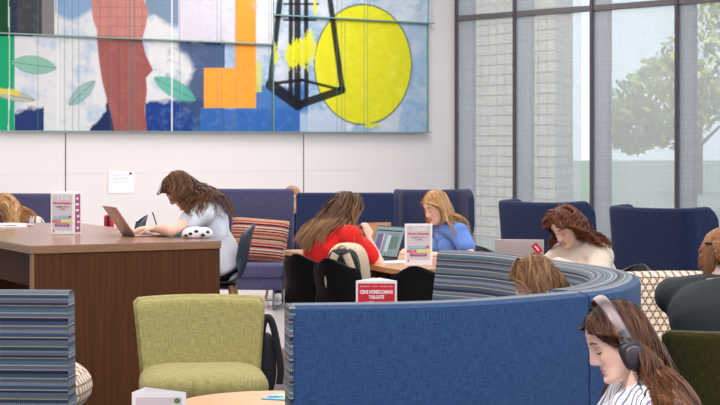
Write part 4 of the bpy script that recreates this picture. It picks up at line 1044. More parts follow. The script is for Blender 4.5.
for s in (-1, 1):
    mb = MB(); pts = []
    for k in range(13):
        u = k/12; pts.append(Ml @ Vector((s*(.035+.055*sin(u*pi)), -.10-.03*sin(u*pi), .18-.36*u))+Vector((0, yb, zc)))
    mb.tube(pts, .026, 10, flat=.35, up=(1, 0, 0)); mb.build('strap', M['cream'], bpk)
mb = MB(); pts = [Ml @ Vector((-.04*cos(pi*k/8), -.07, .18+.045*sin(pi*k/8)))+Vector((0, yb, zc)) for k in range(9)]; mb.tube(pts, .008, 8); mb.build('handle', M['cream'], bpk)
# black bag hanging behind the green chair
t = thing('shoulder_bag', 'black bag with a long strap hanging behind the right side of the green chair', 'bag', (-0.50, 9.17, 0), 0.1)
mb = MB(); p_, f_ = sup((.02, .02, .42), (.06, .05, .16), .7, .7); mb.add(p_, f_); mb.build('body', M['ink'], t)
mb = MB(); pts = [(0.0, -.02, .50), (0.005, -.04, .60), (.02, -.045, .655), (.045, -.04, .65), (.065, -.03, .60), (.085, -.02, .50), (.10, -.01, .40), (.095, 0, .32)]
mb.tube([tuple(p) for p in catmull(pts, 4)], .020, 10, flat=.5, up=(1, 0, 0)); mb.build('strap', M['ink'], t)

# ------------------------------------------------------------ people
def spl(xs, ys, x): return np.interp(x, xs, ys)
def smoothstep(a, b, x): t = np.clip((x-a)/(b-a), 0, 1); return t*t*(3-2*t)
HZ = [-.118, -.113, -.104, -.092, -.075, -.055, -.035, -.010, .020, .050, .075, .095, .108, .116, .119]
HF = [.052, .070, .079, .082, .080, .079, .080, .081, .083, .082, .074, .058, .038, .016, -.002]
HBk = [.020, .002, -.012, -.028, -.048, -.066, -.080, -.092, -.100, -.100, -.091, -.074, -.054, -.032, -.014]
HW = [.012, .026, .036, .046, .054, .060, .065, .069, .073, .0745, .069, .057, .042, .024, .006]
def head_shape(a, z, off=0.0, feat=True):
    """a: azimuth (0 = front), z: height. arrays. returns x,y,z"""
    yf = spl(HZ, HF, z); yb = spl(HZ, HBk, z); w = spl(HZ, HW, z)
    mid = (yf+yb)/2+0.005; 
    sa, ca = np.sin(a), np.cos(a)
    x = w*np.sign(sa)*np.abs(sa)**0.92; y = np.where(ca > 0, mid+(yf-mid)*np.abs(ca)**0.80, mid-(mid-yb)*np.abs(ca)**0.95)
    if off: 
        k = off; x = x*(1+k/np.maximum(w, .03)); y = mid+(y-mid)*(1+k/.09); z = z*(1+k/.119)
    if feat:
        fr = ca > 0
        G = lambda v, c, s: np.exp(-((v-c)/s)**2)
        ridge = np.interp(z, [-.05, -.044, -.038, -.030, -.022, -.005, .015, .03, .045], [0, .006, .019, .0265, .0245, .0155, .008, .004, 0])
        nw = np.interp(z, [-.045, -.03, -.01, .02], [.0125, .0115, .0085, .009])
        d = ridge*np.exp(-(x/nw)**2)+.008*G(np.abs(x), .0125, .006)*G(z, -.035, .007)
        d += .0042*G(z, -.060, .0055)*G(x, 0, .017)+.0045*G(z, -.0715, .0055)*G(x, 0, .015)-.003*G(z, -.0655, .002)*G(x, 0, .02)-.0035*G(z, -.082, .006)*G(x, 0, .02)+.007*G(z, -.100, .012)*G(x, 0, .018)
        d += -.0095*G(np.abs(x), .031, .014)*G(z, .006, .013)+.0065*G(np.abs(x), .031, .0105)*G(z, .004, .0085)
        d += .0035*G(z, .030, .010)*G(np.abs(x), .025, .02)+.004*G(np.abs(x), .042, .016)*G(z, -.025, .02)
        y = y+d*fr
    return x, y, z
def make_head(skin, lip=(0.62, 0.28, 0.26)):
    na, nz = 112, 84
    zz = np.concatenate([-.118+.237*(0.5-0.5*np.cos(np.linspace(0.12, pi-0.12, nz)))])
    # denser azimuth at the front
    a = np.linspace(-pi, pi, na, endpoint=False); a = a-0.45*np.sin(a)
    A, Z = np.meshgrid(a, zz); x, y, z = head_shape(A, Z)
    V = np.stack([x.ravel(), y.ravel(), z.ravel()], 1); f = []
    for j in range(nz-1):
        for i in range(na): f.append((j*na+i, j*na+(i+1) % na, (j+1)*na+(i+1) % na, (j+1)*na+i))
    f.append(tuple(range(na))); f.append(tuple((nz-1)*na+i for i in range(na)))
    sk = np.array(skin); col = np.tile(sk, (len(V), 1))
    G = lambda v, c, s: np.exp(-((v-c)/s)**2)
    X, Y, Zv = V.T; fr = (Y > .04)
    m = fr*np.clip(G(Zv, -.0655, .0095)*1.6*G(X, 0, .021)*1.2-.25, 0, 1)[:]; col = col*(1-m[:, None])+np.array(lip)*m[:, None]
    m = fr*.30*(G(np.abs(X), .043, .018)*G(Zv, -.030, .018)+.8*G(X, 0, .014)*G(Zv, -.030, .012)); col = col*(1-m[:, None])+np.array((.80, .34, .28))*m[:, None]
    m = fr*.35*G(np.abs(X), .031, .014)*G(Zv, .010, .007); col = col*(1-m[:, None])+np.array((.45, .22, .17))*m[:, None]
    V2 = [tuple(v) for v in V]
    # ears
    cols = [tuple(c) for c in col]
    for s in (-1, 1):
        mb = MB(); mb.ell((s*.0745, -.010, -.005), (.007, .018, .030), M=Matrix.Rotation(s*-.25, 3, 'Z') @ Matrix.Rotation(-.15, 3, 'X')); mb.ell((s*.077, -.008, -.026), (.006, .010, .012)); mb.ell((s*.080, -.014, .004), (.005, .012, .020))
        o = len(V2); V2 += mb.v; f += [tuple(i+o for i in q) for q in mb.f]; cols += [tuple(sk*np.array([.97, .85, .82]))]*len(mb.v)
    return V2, f, cols

def quat_basis(fwd, up):
    f = Vector(fwd).normalized(); r = f.cross(Vector(up)).normalized(); u = r.cross(f)
    return Matrix((r, f, u)).transposed()      # columns right, forward, up

def person(label, root, phi, spec):
    """phi = facing angle in degrees (0 = +x, 90 = +y)"""
    ph = R_(phi); Fv = Vector((cos(ph), sin(ph), 0)); Rv = Vector((sin(ph), -cos(ph), 0)); U = Vector((0, 0, 1))
    root = Vector(root); t = thing('person', label, 'person', root, 0)
    W = lambda q: Rv*q[0]+Fv*q[1]+U*q[2]        # local (right, forward, up) -> root relative
    seat = spec.get('seat', .45); pel = Vector(spec.get('pelvis', (0, 0, seat+.095)))
    sc_ = spec.get('scale', 1.0)
    hw_ = spec.get('headw')   # world head centre
    if hw_ is not None:
        d = Vector(hw_)-root; head = Vector((d.dot(Rv), d.dot(Fv), d.z))
    else: head = Vector(spec['head'])
    pitch = R_(spec.get('pitch', 20)); yaw = R_(spec.get('yaw', 0)); roll = R_(spec.get('roll', 0))
    # head basis in root-relative axes
    fw = Vector((-sin(yaw)*cos(pitch), cos(yaw)*cos(pitch), -sin(pitch))); up = Vector((-sin(yaw)*sin(pitch), cos(yaw)*sin(pitch), cos(pitch)))
    up = (Matrix.Rotation(roll, 3, fw) @ up)
    HM = quat_basis(W(fw), W(up))
    # neck base
    nb = head+Vector((0, 0, 0)) - (up*.155*sc_+fw*.035) ; nb = nb*0.5+(head+Vector(spec.get('neckoff', (0, -.075, -.165)))*sc_)*0.5
    mid = (pel+nb)/2+Vector((0, spec.get('bend', -.07), .02))
    def spine(s): return pel*(1-s)**2+mid*2*s*(1-s)+nb*s*s
    def sbasis(s):
        tn = (spine(min(1, s+.03))-spine(max(0, s-.03))).normalized(); return tn
    lat = Vector((1, 0, 0))
    tilt = R_(spec.get('twist', 0)); 
    tn1 = sbasis(.95); fdir = lat.cross(tn1)*-1
    shw = spec.get('shw', .165)*sc_
    latS = Vector((cos(tilt), sin(tilt), 0))
    sh = {s: nb+latS*(s*shw)-tn1*.045 for s in (-1, 1)}
    arms = spec.get('arms', {})
    J = {}
    for s, k in ((-1, 'L'), (1, 'R')):
        a = arms.get(k, {})
        S = sh[s]+Vector(a.get('sh', (0, 0, 0)))
        E = a.get('el', (s*.23, .12, nb.z-.30)); Wr = a.get('wr', (s*.12, .34, nb.z-.33))
        E = Vector(E); Wr = Vector(Wr)
        # keep real bone lengths
        ue = .27*sc_; fe = .235*sc_
        E = S+(E-S).normalized()*ue; Wr = E+(Wr-E).normalized()*fe
        J[s] = (S, E, Wr)
    hips = {s: pel+Vector((s*.085, .02, -.01)) for s in (-1, 1)}
    ft = spec.get('foot', 0.0)
    knees = {s: pel+Vector((s*.11, .41, spec.get('kneedz', -.01))) for s in (-1, 1)}
    anks = {s: Vector((s*.11, spec.get('ankf', .38)+pel.y, ft+.075)) for s in (-1, 1)}
    def torso(mb, g, s0=0.0, s1=1.0):
        n = 44
        for i in range(n+1):
            s = s0+(s1-s0)*i/n; p = spine(s); tn = sbasis(s); l = lat*(1-s)+latS*s; fd = tn.cross(l).normalized(); l = fd.cross(tn)
            rx = np.interp(s, [0, .2, .42, .7, .85, .95, 1], [.165, .155, .128, .145, .145, .11, .075])*spec.get('fat', 1)*sc_+g
            ry = np.interp(s, [0, .2, .42, .7, .85, .95, 1], [.120, .115, .098, .108, .092, .075, .055])*spec.get('fat', 1)*sc_+g
            Mx = Matrix((W(l), W(fd)*-1, W(tn))).transposed()
            mb.ell(W(p), (rx, ry, .055), M=Mx, nu=20, nv=10)
        for s in (-1, 1):
            mb.capsule(W(nb-tn1*.02), W(J[s][0]), .058*sc_+g, .054*sc_+g)
            c = spine(.70)+lat*s*.07*sc_+(tn1.cross(latS))*-.0; fd = sbasis(.7).cross(lat).normalized()
            if fd.y < 0: fd = -fd
            if spec.get('bust', 1): mb.ell(W(c+fd*.075*sc_), ((.062*sc_+g),)*3)
    def legs(mb, g, full=True):
        for s in (-1, 1):
            mb.capsule(W(hips[s]), W(knees[s]), .088+g, .062+g); mb.capsule(W(knees[s]), W(anks[s]+Vector((0, 0, .02 if full else .06))), .055+g, .040+g)
    dirn = (W(Fv) if False else None)
    # ---- body mesh
    mb = MB()
    torso(mb, 0.0); legs(mb, 0.0)
    hc = head
    mb.capsule(W(nb-tn1*.03), W(head)+HM @ Vector((0, -.022, -.05)), .056*sc_, .050*sc_)
    for s in (-1, 1):
        S, E, Wr = J[s]
        mb.capsule(W(S), W(E), .047*sc_, .036*sc_); m_ = E*.7+Wr*.3; mb.capsule(W(E), W(m_), .037*sc_, .036*sc_); mb.capsule(W(m_), W(Wr), .036*sc_, .024*sc_)
        # foot
        k = anks[s]; mb.capsule(W(k), W(k+Vector((0, .0, -.03))), .04, .038); mb.capsule(W(k+Vector((0, -.02, -.04))), W(k+Vector((0, .13, -.045))), .035, .028)
        # hand
        a = arms.get('L' if s < 0 else 'R', {})
        hd = (Wr-E).normalized(); hd = Vector(a.get('hd', hd)).normalized()
        pn = Vector(a.get('pn', (0, 0, -1))); pn = (pn-hd*pn.dot(hd)).normalized(); sd = hd.cross(pn)*(-s)  # towards thumb
        hs = sc_*.95
        pc_ = Wr+hd*.045*hs
        Mx = Matrix((W(sd), W(hd), W(pn))).transposed(); mb.ell(W(pc_), (.036*hs, .052*hs, .016*hs), M=Mx)
        curl = a.get('curl', .5)
        for q, (off, ln) in enumerate(((.027, .072), (.009, .080), (-.009, .074), (-.026, .058))):
            p0 = Wr+hd*.080*hs+sd*off*hs; d0 = (hd+sd*off*2).normalized(); ang = 0; pp = p0; rr = .0088
            for j, fr in enumerate((.45, .32, .23)):
                ang += curl*(.9 if j == 0 else 1.1)*(1+.12*q); dn = d0*cos(ang)+pn*sin(ang); p1 = pp+dn*ln*fr*hs*1.0
                mb.capsule(W(pp), W(p1), rr, rr*.92, n=8); pp = p1; rr *= .92
        p0 = Wr+hd*.025*hs+sd*.028*hs; dn = (hd*.75+sd*.65+pn*.25).normalized(); p1 = p0+dn*.035*hs; dn2 = (hd*.9+sd*.15+pn*.45).normalized(); p2 = p1+dn2*.030*hs; p3 = p2+(hd*.85+pn*.5).normalized()*.022*hs
        mb.capsule(W(p0), W(p1), .013, .011, n=8); mb.capsule(W(p1), W(p2), .011, .0095, n=8); mb.capsule(W(p2), W(p3), .0095, .008, n=8)
    vox = spec.get('vox', .006)
    me = bake(mb.v, mb.f, [('REMESH', dict(mode='VOXEL', voxel_size=vox)), ('SMOOTH', dict(factor=.5, iterations=3))])
    n0 = len(me.vertices); bv = np.empty(n0*3, np.float32); me.vertices.foreach_get('co', bv); bv = bv.reshape(-1, 3)
    bf = [tuple(p.vertices) for p in me.polygons]; bpy.data.meshes.remove(me)
    sk = np.array(spec.get('skin', (.80, .53, .42)))
    hv, hf, hcol = make_head(sk)
    hv = [tuple(HM @ (Vector(v)*sc_*.97)+W(head)) for v in hv]
    V = [tuple(v) for v in bv]+hv; Fc = bf+[tuple(i+n0 for i in q) for q in hf]
    cols = np.concatenate([np.tile(sk, (n0, 1)), np.array(hcol)])
    B = MB(); B.v = V; B.f = Fc; B.mi = [0]*len(Fc); B.build('body', M['skin'], t, cols=cols)
    # ---- face details
    def hp(x, z, off=0.001):
        """point on the face surface at lateral x, height z"""
        a = np.linspace(-1.5, 1.5, 241); X, Y, Z_ = head_shape(a, np.full(241, z)); i = int(np.argmin(np.abs(X-x)))
        return HM @ (Vector((X[i], Y[i]+off, z))*sc_*.97)+W(head)
    if spec.get('face', True):
        for s in (-1, 1):
            mb = MB(); pts = [hp(s*(.019+.025*k/6), -.001-.0042*sin(pi*k/6), .0012) for k in range(7)]; mb.tube(pts, [.0006, .0013, .0017, .002, .002, .0017, .0009], 6); mb.build('eyelashes', M['lash'], t)
            mb = MB(); pts = [hp(s*(.014+.032*k/6), .028+.0055*sin(pi*(k/6)**.8), .0008) for k in range(7)]; mb.tube(pts, [.0012, .0026, .0029, .0027, .0022, .0016, .0006], 6); mb.build('eyebrow', spec.get('brow', M['brow']), t)
    # ---- clothes
    def cloth(name, builder, mat, fold=.006, v=None):
        mb = MB(); builder(mb)
        me = bake(mb.v, mb.f, [('REMESH', dict(mode='VOXEL', voxel_size=v or max(vox, .008))), ('SMOOTH', dict(factor=.5, iterations=4))])
        n = len(me.vertices); co = np.empty(n*3, np.float32); me.vertices.foreach_get('co', co); co = co.reshape(-1, 3); no = np.empty(n*3, np.float32); me.vertices.foreach_get('normal', no); no = no.reshape(-1, 3)
        d = np.zeros(n); r_ = np.random.RandomState(int(abs(root.x*100))+3)
        for k in range(6):
            q = r_.normal(size=3); q = q/np.linalg.norm(q)*r_.uniform(18, 60); q2 = r_.normal(size=3)*9; d += np.sin(co@q+2.2*np.sin(co@q2))/ (1+k*.3)
        co = co+no*(np.abs(d)**1.2*np.sign(d)*fold*.35)[:, None]
        me.vertices.foreach_set('co', co.ravel().astype(np.float32)); me.update()
        return finish(me, name, mat, t)
    sl_ = spec.get('sleeve', .55)   # fraction: <1 part of the upper arm, 2 = to the wrist
    def shirt(mb):
        torso(mb, .014+spec.get('loose', 0), .0, .90)
        for s in (-1, 1):
            S, E, Wr = J[s]; g = .014+spec.get('loose', 0)*.7
            if sl_ <= 1: mb.capsule(W(S), W(S*(1-sl_)+E*sl_), .050*sc_+g, .045*sc_+g)
            else:
                mb.capsule(W(S), W(E), .048*sc_+g, .040*sc_+g); f = min(1, sl_-1); e2 = E*(1-f)+Wr*f; mb.capsule(W(E), W(e2), .040*sc_+g, .030*sc_+g*.8)
    cloth(spec.get('topname', 'shirt'), shirt, spec['shirt'], spec.get('fold', .006))
    def pants(mb):
        legs(mb, .012, True)
        for s in (0, .06, .12, .18):
            p = spine(s); mb.ell(W(p), (.172, .132, .06), M=Matrix((W(lat), W(Vector((0, 1, 0))), W(U))).transposed())
    cloth('trousers', pants, spec.get('pants', M['dark']), .004, .012)
    for s in (-1, 1):
        mb = MB(); k = anks[s]; mb.capsule(W(k+Vector((0, -.03, -.035))), W(k+Vector((0, .14, -.04))), .042, .036); mb.build('shoe', M['white'], t)
    # ---- hair
    hair(t, HM, W(head), sc_, spec, J, W, nb, spine, pel)
    return t, HM, W(head)+root

def hair(t, HM, hc, sc_, spec, J, W, nb, spine, pel):
    hs = spec.get('hair', {}); n = int(hs.get('n', 420)*2.4); L_ = hs.get('len', .40); seed = hs.get('seed', 1); rs = np.random.RandomState(seed)
    base = np.array(hs.get('col', (.10, .04, .022))); hi = np.array(hs.get('hi', (.30, .14, .07)))
    k97 = sc_*.97; HMn = np.array(HM); hcn = np.array(hc)
    # scalp cap
    na, nz = 64, 40
    a = np.linspace(-pi, pi, na, endpoint=False)
    def hairline(az):   # lowest z of hair at azimuth
        az = np.abs(az); return np.interp(az, [0, .5, .95, 1.25, 1.6, 2.0, pi], [.078, .070, .030, .0, -.01, -.055, -.072])
    vs = []; cols = []; fs = []; 
    for j in range(nz+1):
        u = j/nz; z = hairline(a)*(1-u)+.1185*u; x, y, z2 = head_shape(a, z, .001+.005*min(1, u*5), False)
        vs.append(np.stack([x, y, z2], 1))
    vs = np.concatenate(vs)
    for j in range(nz):
        for i in range(na): fs.append((j*na+i, j*na+(i+1) % na, (j+1)*na+(i+1) % na, (j+1)*na+i))
    fs.append(tuple(nz*na+i for i in range(na)))
    sca = 0.5+.5*np.sin(np.arctan2(vs[:, 1], vs[:, 0])*23+vs[:, 2]*30)
    ccol = base*.9+(hi-base)*(.15*sca)[:, None]
    V = [vs@HMn.T*k97+hcn]; F_ = list(fs); Cc = [ccol]; cnt = len(vs)
    # strands
    az = rs.uniform(-pi, pi, n); hl = hairline(az); u = rs.uniform(0, 1, n)**.8; z = hl+(.117-hl)*u
    x, y, z2 = head_shape(az, z, .008, False); Pn = np.stack([x, y, z2], 1)
    part = hs.get('part', 0.0)
    side = np.sign(x-part+rs.normal(0, .002, n)); 
    nrm = Pn/np.array([.076, .095, .119])**2; nrm /= np.linalg.norm(nrm, axis=1)[:, None]
    back = hs.get('back', .35)
    want = np.stack([side*.9*np.clip(.5+z2/.119, .1, 1), np.full(n, -back), -np.ones(n)*.6], 1)
    tie = hs.get('tie')
    if tie is not None: want = np.array(tie)[None]-Pn
    want -= nrm*(want*nrm).sum(1)[:, None]; want /= np.linalg.norm(want, axis=1)[:, None]
    P_ = Pn@HMn.T*k97+hcn; D = want@HMn.T
    g = np.array(W(Vector(hs.get('g', (0, -.15, -1))))); g = g/np.linalg.norm(g)
    ns = hs.get('seg', 22); LL = L_*rs.uniform(.82, 1.05, n)*hs.get('lvar', 1)
    if tie is not None: LL = np.full(n, .16)
    step = LL/ns
    # obstacles in root space: spheres
    ob = []
    for s in (-1, 1):
        S, E, Wr = J[s]
        for f in (0, .33, .66, 1): ob.append((W(S*(1-f)+E*f), .068)); 
        for f in (.3, .7): ob.append((W(nb*(1-f)+S*f), .078))
    for q in np.linspace(.1, 1, 9): 
        for lx in (-.07, 0, .07):
            if q > .9 and lx: continue
            ob.append((W(spine(q)+Vector((lx, 0, 0))), .125 if q < .9 else .085))
    obc = np.array([o[0] for o in ob]); obr = np.array([o[1] for o in ob])*hs.get('obk', 1.0)
    cen = np.array([0, -.008, 0]); rad = np.array([.0745, .094, .119])*k97
    path = [P_.copy()]; ph0 = rs.uniform(0, 6.28, n); wav = hs.get('wave', .25); wf = hs.get('wf', 55)
    stiff = hs.get('stiff', .80); ctr = rs.normal(0, 1, (n, 3))*.05
    thick = rs.uniform(.003, .012, n)*hs.get('vol', 1)
    for i in range(ns):
        s_ = (i+1)/ns
        if tie is not None:
            tgt = np.array(tie)@HMn.T*k97+hcn; d2 = tgt-P_; d2 /= np.maximum(np.linalg.norm(d2, axis=1), .004)[:, None]; D = D*.5+d2*.5
        else:
            q = ph0+s_*LL*wf
            Dw = D*stiff+(g+ctr)*(1-stiff)
            D = Dw
            wob = np.stack([np.sin(q), np.cos(q*.9+1), .3*np.sin(q*1.3)], 1)*wav*min(1, s_*2.5)
        D /= np.linalg.norm(D, axis=1)[:, None]
        P_ = P_+(D+(wob if tie is None else 0))*step[:, None]
        # head collision
        q = ((P_-hcn)@HMn)-cen*k97; r = rad+.004+thick[:, None]; m_ = np.sqrt(((q/r)**2).sum(1)); ins = m_ < 1
        q2 = q/np.maximum(m_, .2)[:, None]; q = np.where(ins[:, None], q2, q)
        # keep the face free: swept behind a line from the temple to behind the cheek
        if hs.get('faceclear', True) and tie is None:
            yc = hs.get('ymax', .03); yl = np.interp(q[:, 2], [-.20, -.13, -.02, .03, .062, .085], [.12, yc+.015, yc, yc+.015, .075, .2])
            over = q[:, 1]-yl; fc = (over > 0) & (q[:, 2] > -.17)
            q[:, 1] = np.where(fc, yl+over*.15, q[:, 1])
            ap = np.where(side > 0, 1, -1)*(rad[0]+.004+thick*.7); q[:, 0] = np.where(fc & (np.abs(q[:, 0]) < np.abs(ap)) & (q[:, 2] > -.12), q[:, 0]*.5+ap*.5, q[:, 0])
        P_ = (q+cen*k97)@HMn.T+hcn
        if tie is None:
            for c, r_ in zip(obc, obr):
                dv = P_-c; dl = np.linalg.norm(dv, axis=1); rr = r_+.004+thick*1.5; ii = dl < rr
                P_ = np.where(ii[:, None], c+dv/np.maximum(dl, 1e-4)[:, None]*rr[:, None], P_)
        nd = P_-path[-1]; nl = np.linalg.norm(nd, axis=1); D = nd/np.maximum(nl, 1e-6)[:, None]
        path.append(P_.copy())
    Pt = np.stack(path, 1)
    if tie is None:
        nc = max(8, n//14); ci = rs.choice(n, nc, replace=False); dd = ((Pt[:, None, 0]-Pt[None, ci, 0])**2).sum(2); own = ci[np.argmin(dd, 1)]
        wgt = np.linspace(0, 1, Pt.shape[1])**1.2*hs.get('clump', .6); Pt = Pt+(Pt[own]-Pt)*wgt[None, :, None]*.9
        ins_ = None
    R0 = hs.get('r', .0062)*.52
    def tubes(Pt, R0, rs, mixlo=0, mixhi=1):
        nonlocal cnt
        n, m = Pt.shape[:2]; k = 4
        T = np.gradient(Pt, axis=1); T /= np.maximum(np.linalg.norm(T, axis=2), 1e-7)[:, :, None]
        ref = Pt-hcn; ref -= T*(ref*T).sum(2)[:, :, None]; ref /= np.maximum(np.linalg.norm(ref, axis=2), 1e-6)[:, :, None]
        bn = np.cross(T, ref); s = np.linspace(0, 1, m)
        prof = np.interp(s, [0, .1, .6, 1], [.7, 1, .95, .22])*R0
        rr = prof[None]*rs.uniform(.65, 1.25, n)[:, None]
        rt = Pt[:, 0]-hcn; mix = np.clip(hs.get('mix0', .24)+.22*np.sin(rt[:, 0]*210+rt[:, 2]*60+1)+.16*np.sin(rt[:, 1]*260+2)+rs.normal(0, .13, n), 0, 1)
        tipl = hs.get('tip', .25)
        for a_ in range(k):
            an = 2*pi*a_/k
            ring = Pt+ref*(cos(an)*rr*.6)[:, :, None]+bn*(sin(an)*rr*1.6)[:, :, None]
            if a_ == 0: allr = np.empty((n, m, k, 3))
            allr[:, :, a_] = ring
        mm = np.clip(mix[:, None]+tipl*s[None]**1.5, 0, 1); c = base+(hi-base)*mm[:, :, None]; c = np.repeat(c[:, :, None, :], k, 2)
        V.append(allr.reshape(-1, 3)); Cc.append(c.reshape(-1, 3))
        I, Jx, K = np.meshgrid(np.arange(n), np.arange(m-1), np.arange(k), indexing='ij'); o = cnt+I*m*k; K2 = (K+1) % k
        F_.extend(np.stack([o+Jx*k+K, o+Jx*k+K2, o+(Jx+1)*k+K2, o+(Jx+1)*k+K], -1).reshape(-1, 4).tolist())
        cnt += n*m*k
    tubes(Pt, R0, rs)
    if tie is not None:   # tail
        nt = 90; tp = np.array(tie)@HMn.T*k97+hcn; bk = np.array(W(Vector(hs.get('tail', (0, -.6, -1))))); bk /= np.linalg.norm(bk)
        pts = np.empty((nt, 18, 3)); TL = hs.get('tlen', .2)
        off = rs.normal(0, 1, (nt, 3)); off /= np.linalg.norm(off, axis=1)[:, None]; off *= rs.uniform(.2, 1, nt)[:, None]**.5
        d = bk.copy(); p = tp.copy()
        for i in range(18):
            s_ = i/17; w_ = np.interp(s_, [0, .12, .5, 1], [.008, .020, .026, .008]); pts[:, i] = p+off*w_+np.array([0, 0, -1])*0
            d = d*.8+np.array([0, 0, -1])*.2; d /= np.linalg.norm(d); p = p+d*TL/17
        tubes(pts, .0055, rs)
    V = np.concatenate(V); Cc = np.concatenate(Cc)
    B = MB(); B.v = [tuple(v) for v in V]; B.f = F_; B.mi = [0]*len(F_); B.build('hair', M['hair'], t, cols=Cc)
    if tie is not None:
        mb = MB(); c = Vector(tp); a = Vector(bk); p0 = a.orthogonal().normalized(); p1 = a.cross(p0)
        mb.tube([c+p0*cos(2*pi*k/16)*.014+p1*sin(2*pi*k/16)*.014+a*.006 for k in range(17)], .006, 8); mb.build('hair_tie', M['ink'], t)

M['lash'] = plain('lash', srgb(60, 38, 32), .7, .2); M['brow'] = plain('brow', srgb(120, 80, 60), .8, .1)
def cl(n, r, g, b, sc_=.04): return fabric(n, tuple(c*.9 for c in srgb(r, g, b)[:3])+(1,), srgb(r, g, b), weave=500, sheen=.1)
M['s_white'] = cl('white_cotton', 226, 230, 240); M['s_red'] = cl('red_cotton', 232, 44, 42); M['s_blue'] = cl('periwinkle_cotton', 106, 142, 214)
M['s_cream'] = cl('cream_knit', 222, 208, 192); M['s_dark'] = cl('dark_green_grey_cotton', 52, 58, 60); M['s_navy'] = cl('navy_cotton', 40, 46, 74)
M['s_stripe'] = stripes('white_striped_cotton', [(0, srgb(236, 234, 240)), (.35, srgb(236, 234, 240)), (.7, srgb(110, 116, 150))], .03, axis='U')
M['s_gstripe'] = stripes('grey_striped_cotton', [(0, srgb(210, 200, 190)), (.7, srgb(110, 106, 110))], .05, axis='U')
BR = dict(col=(.055, .022, .012), hi=(.26, .115, .055))

# 1 woman with headphones, near right
pc = P(617, 341, 5.05)
pA, HA, hA = person('young woman with long brown hair and headphones at the lower right, looking down', (0.77, 5.10, 0), 189,
    dict(headw=pc, pitch=24, yaw=0, roll=0, shirt=M['s_stripe'], seat=.40, vox=.005, bend=-.03, sleeve=.6, skin=(.83, .55, .45), fold=.003, scale=.93, neckoff=(0, -.06, -.17), pelvis=(0, -.02, .49),
         arms=dict(L=dict(el=(-.22, .16, .55), wr=(-.10, .36, .52)), R=dict(el=(.22, .16, .55), wr=(.10, .36, .52))),
         hair=dict(n=900, len=.42, col=(.046, .018, .010), hi=(.22, .095, .046), back=.6, g=(0, -.02, -1), wave=.14, wf=36, seed=4, r=.0044, seg=30, stiff=.84, tip=.3, vol=.65, ymax=-.005, obk=.8)))
# headphones
hp_ = thing('headphones', 'grey over ear headphones on the head of the woman at the lower right', 'headphones', (0, 0, 0))
def HP(x, y, z): return HA @ (Vector((x, y, z)))+hA
mb = MB(); pts = []
for k in range(25):
    a = pi*k/24; pts.append(HP(cos(a)*.100, .000, -.010+sin(a)*.142))
mb.tube(pts, .017, 12, flat=.28, up=tuple(HA @ Vector((0, 1, 0)))); mb.build('headband', plain('warm_grey_satin', srgb(128, 112, 112), .3, .5, .03, metal=.4), hp_)
for s in (-1, 1):
    cupm = MB(); c = HP(s*.106, .000, -.028); MM = HA
    for (rx, ry, rz_, ox, nm, mt) in ((.018, .033, .040, 0, 'ear_cup', 'dark'), (.012, .030, .037, -s*.016, 'ear_pad', 'ink')):
        m2 = MB(); p_, f_ = sup((0, 0, 0), (rx, ry, rz_), .55, .8, n=24, m=16); m2.add([HA @ (Vector(v)+Vector((ox, 0, 0)))+c for v in p_], f_); cp_ = m2.build(nm, M[mt], hp_)
    m2 = MB(); m2.tube([HP(s*.123, .000, -.028), HP(s*.126, .000, -.028)], [.026, .022], 24, up=tuple(HA @ Vector((0, 1, 0)))); m2.build('cup_plate', plain('cup_metal', srgb(78, 68, 76), .3, .5, .03, metal=.5), hp_)
    m2 = MB(); m2.tube([HP(s*.108, .0, .0), HP(s*.103, .0, .045)], [.009, .012], 10); m2.build('slider', M['steel'], hp_)
lounge('lounge_chair', 'olive lounge chair below the frame under the woman with headphones', (1.16, 5.16, 0), R_(189-90), mat='olive', W=0.62, H=0.72)

# 2 short haired person inside the booth
pc = P(535, 283, 7.8)
person('person with straight light brown bob inside the curved booth, only the head showing', (0.78, 7.75, 0), 168,
    dict(headw=pc, pitch=28, yaw=0, shirt=M['s_navy'], seat=.42, vox=.009, bend=-.12, pelvis=(0, -.16, .50), scale=1.0, sleeve=.6,
         hair=dict(n=620, len=.17, col=(.13, .055, .022), hi=(.42, .23, .11), back=.35, g=(0, .05, -1), wave=.06, seed=5, r=.0052, seg=16, fw=.060, part=.0, tip=.25, lvar=1)))
# 3 cream sweater woman
pc = P(566, 226, 10.55)
person('young woman with auburn hair in a cream sweater bending over behind the booth', (1.44, 10.62, 0), 212,
    dict(headw=pc, pitch=38, yaw=8, shirt=M['s_cream'], topname='sweater', seat=.45, sleeve=2, loose=.012, fold=.008, vox=.007, skin=(.82, .56, .46), bend=-.02, scale=1.02,
         arms=dict(L=dict(el=(-.26, .30, .76), wr=(-.06, .42, .84)), R=dict(el=(.28, .24, .78), wr=(.12, .46, .80))),
         hair=dict(n=700, len=.31, vol=1.2, col=(.075, .022, .012), hi=(.27, .09, .045), back=.45, g=(0, -.05, -1), wave=.55, wf=60, seed=8, r=.0055, seg=22, fw=.064, tip=.2)))
# 4 ponytail
pc = P(722, 258, 7.75)
person('woman with a reddish ponytail and dark top, seen from behind at the right edge', (1.60, 7.62, 0), 62,
    dict(headw=pc, pitch=22, yaw=-18, shirt=M['s_dark'], seat=.44, sleeve=1.9, arms=dict(L=dict(el=(-.16, .16, .62), wr=(-.05, .36, .70)), R=dict(el=(.16, .16, .62), wr=(.05, .36, .70))), neckoff=(0, -.07, -.125), loose=.014, fold=.0022, vox=.008, face=False, shw=.18, fat=1.22, bend=-.13, pelvis=(0, -.05, .52),
         hair=dict(n=420, col=(.15, .055, .022), hi=(.48, .22, .10), tie=(-.0, -.112, .030), tail=(-.05, -.35, -1), tlen=.17, seed=9, r=.005)))
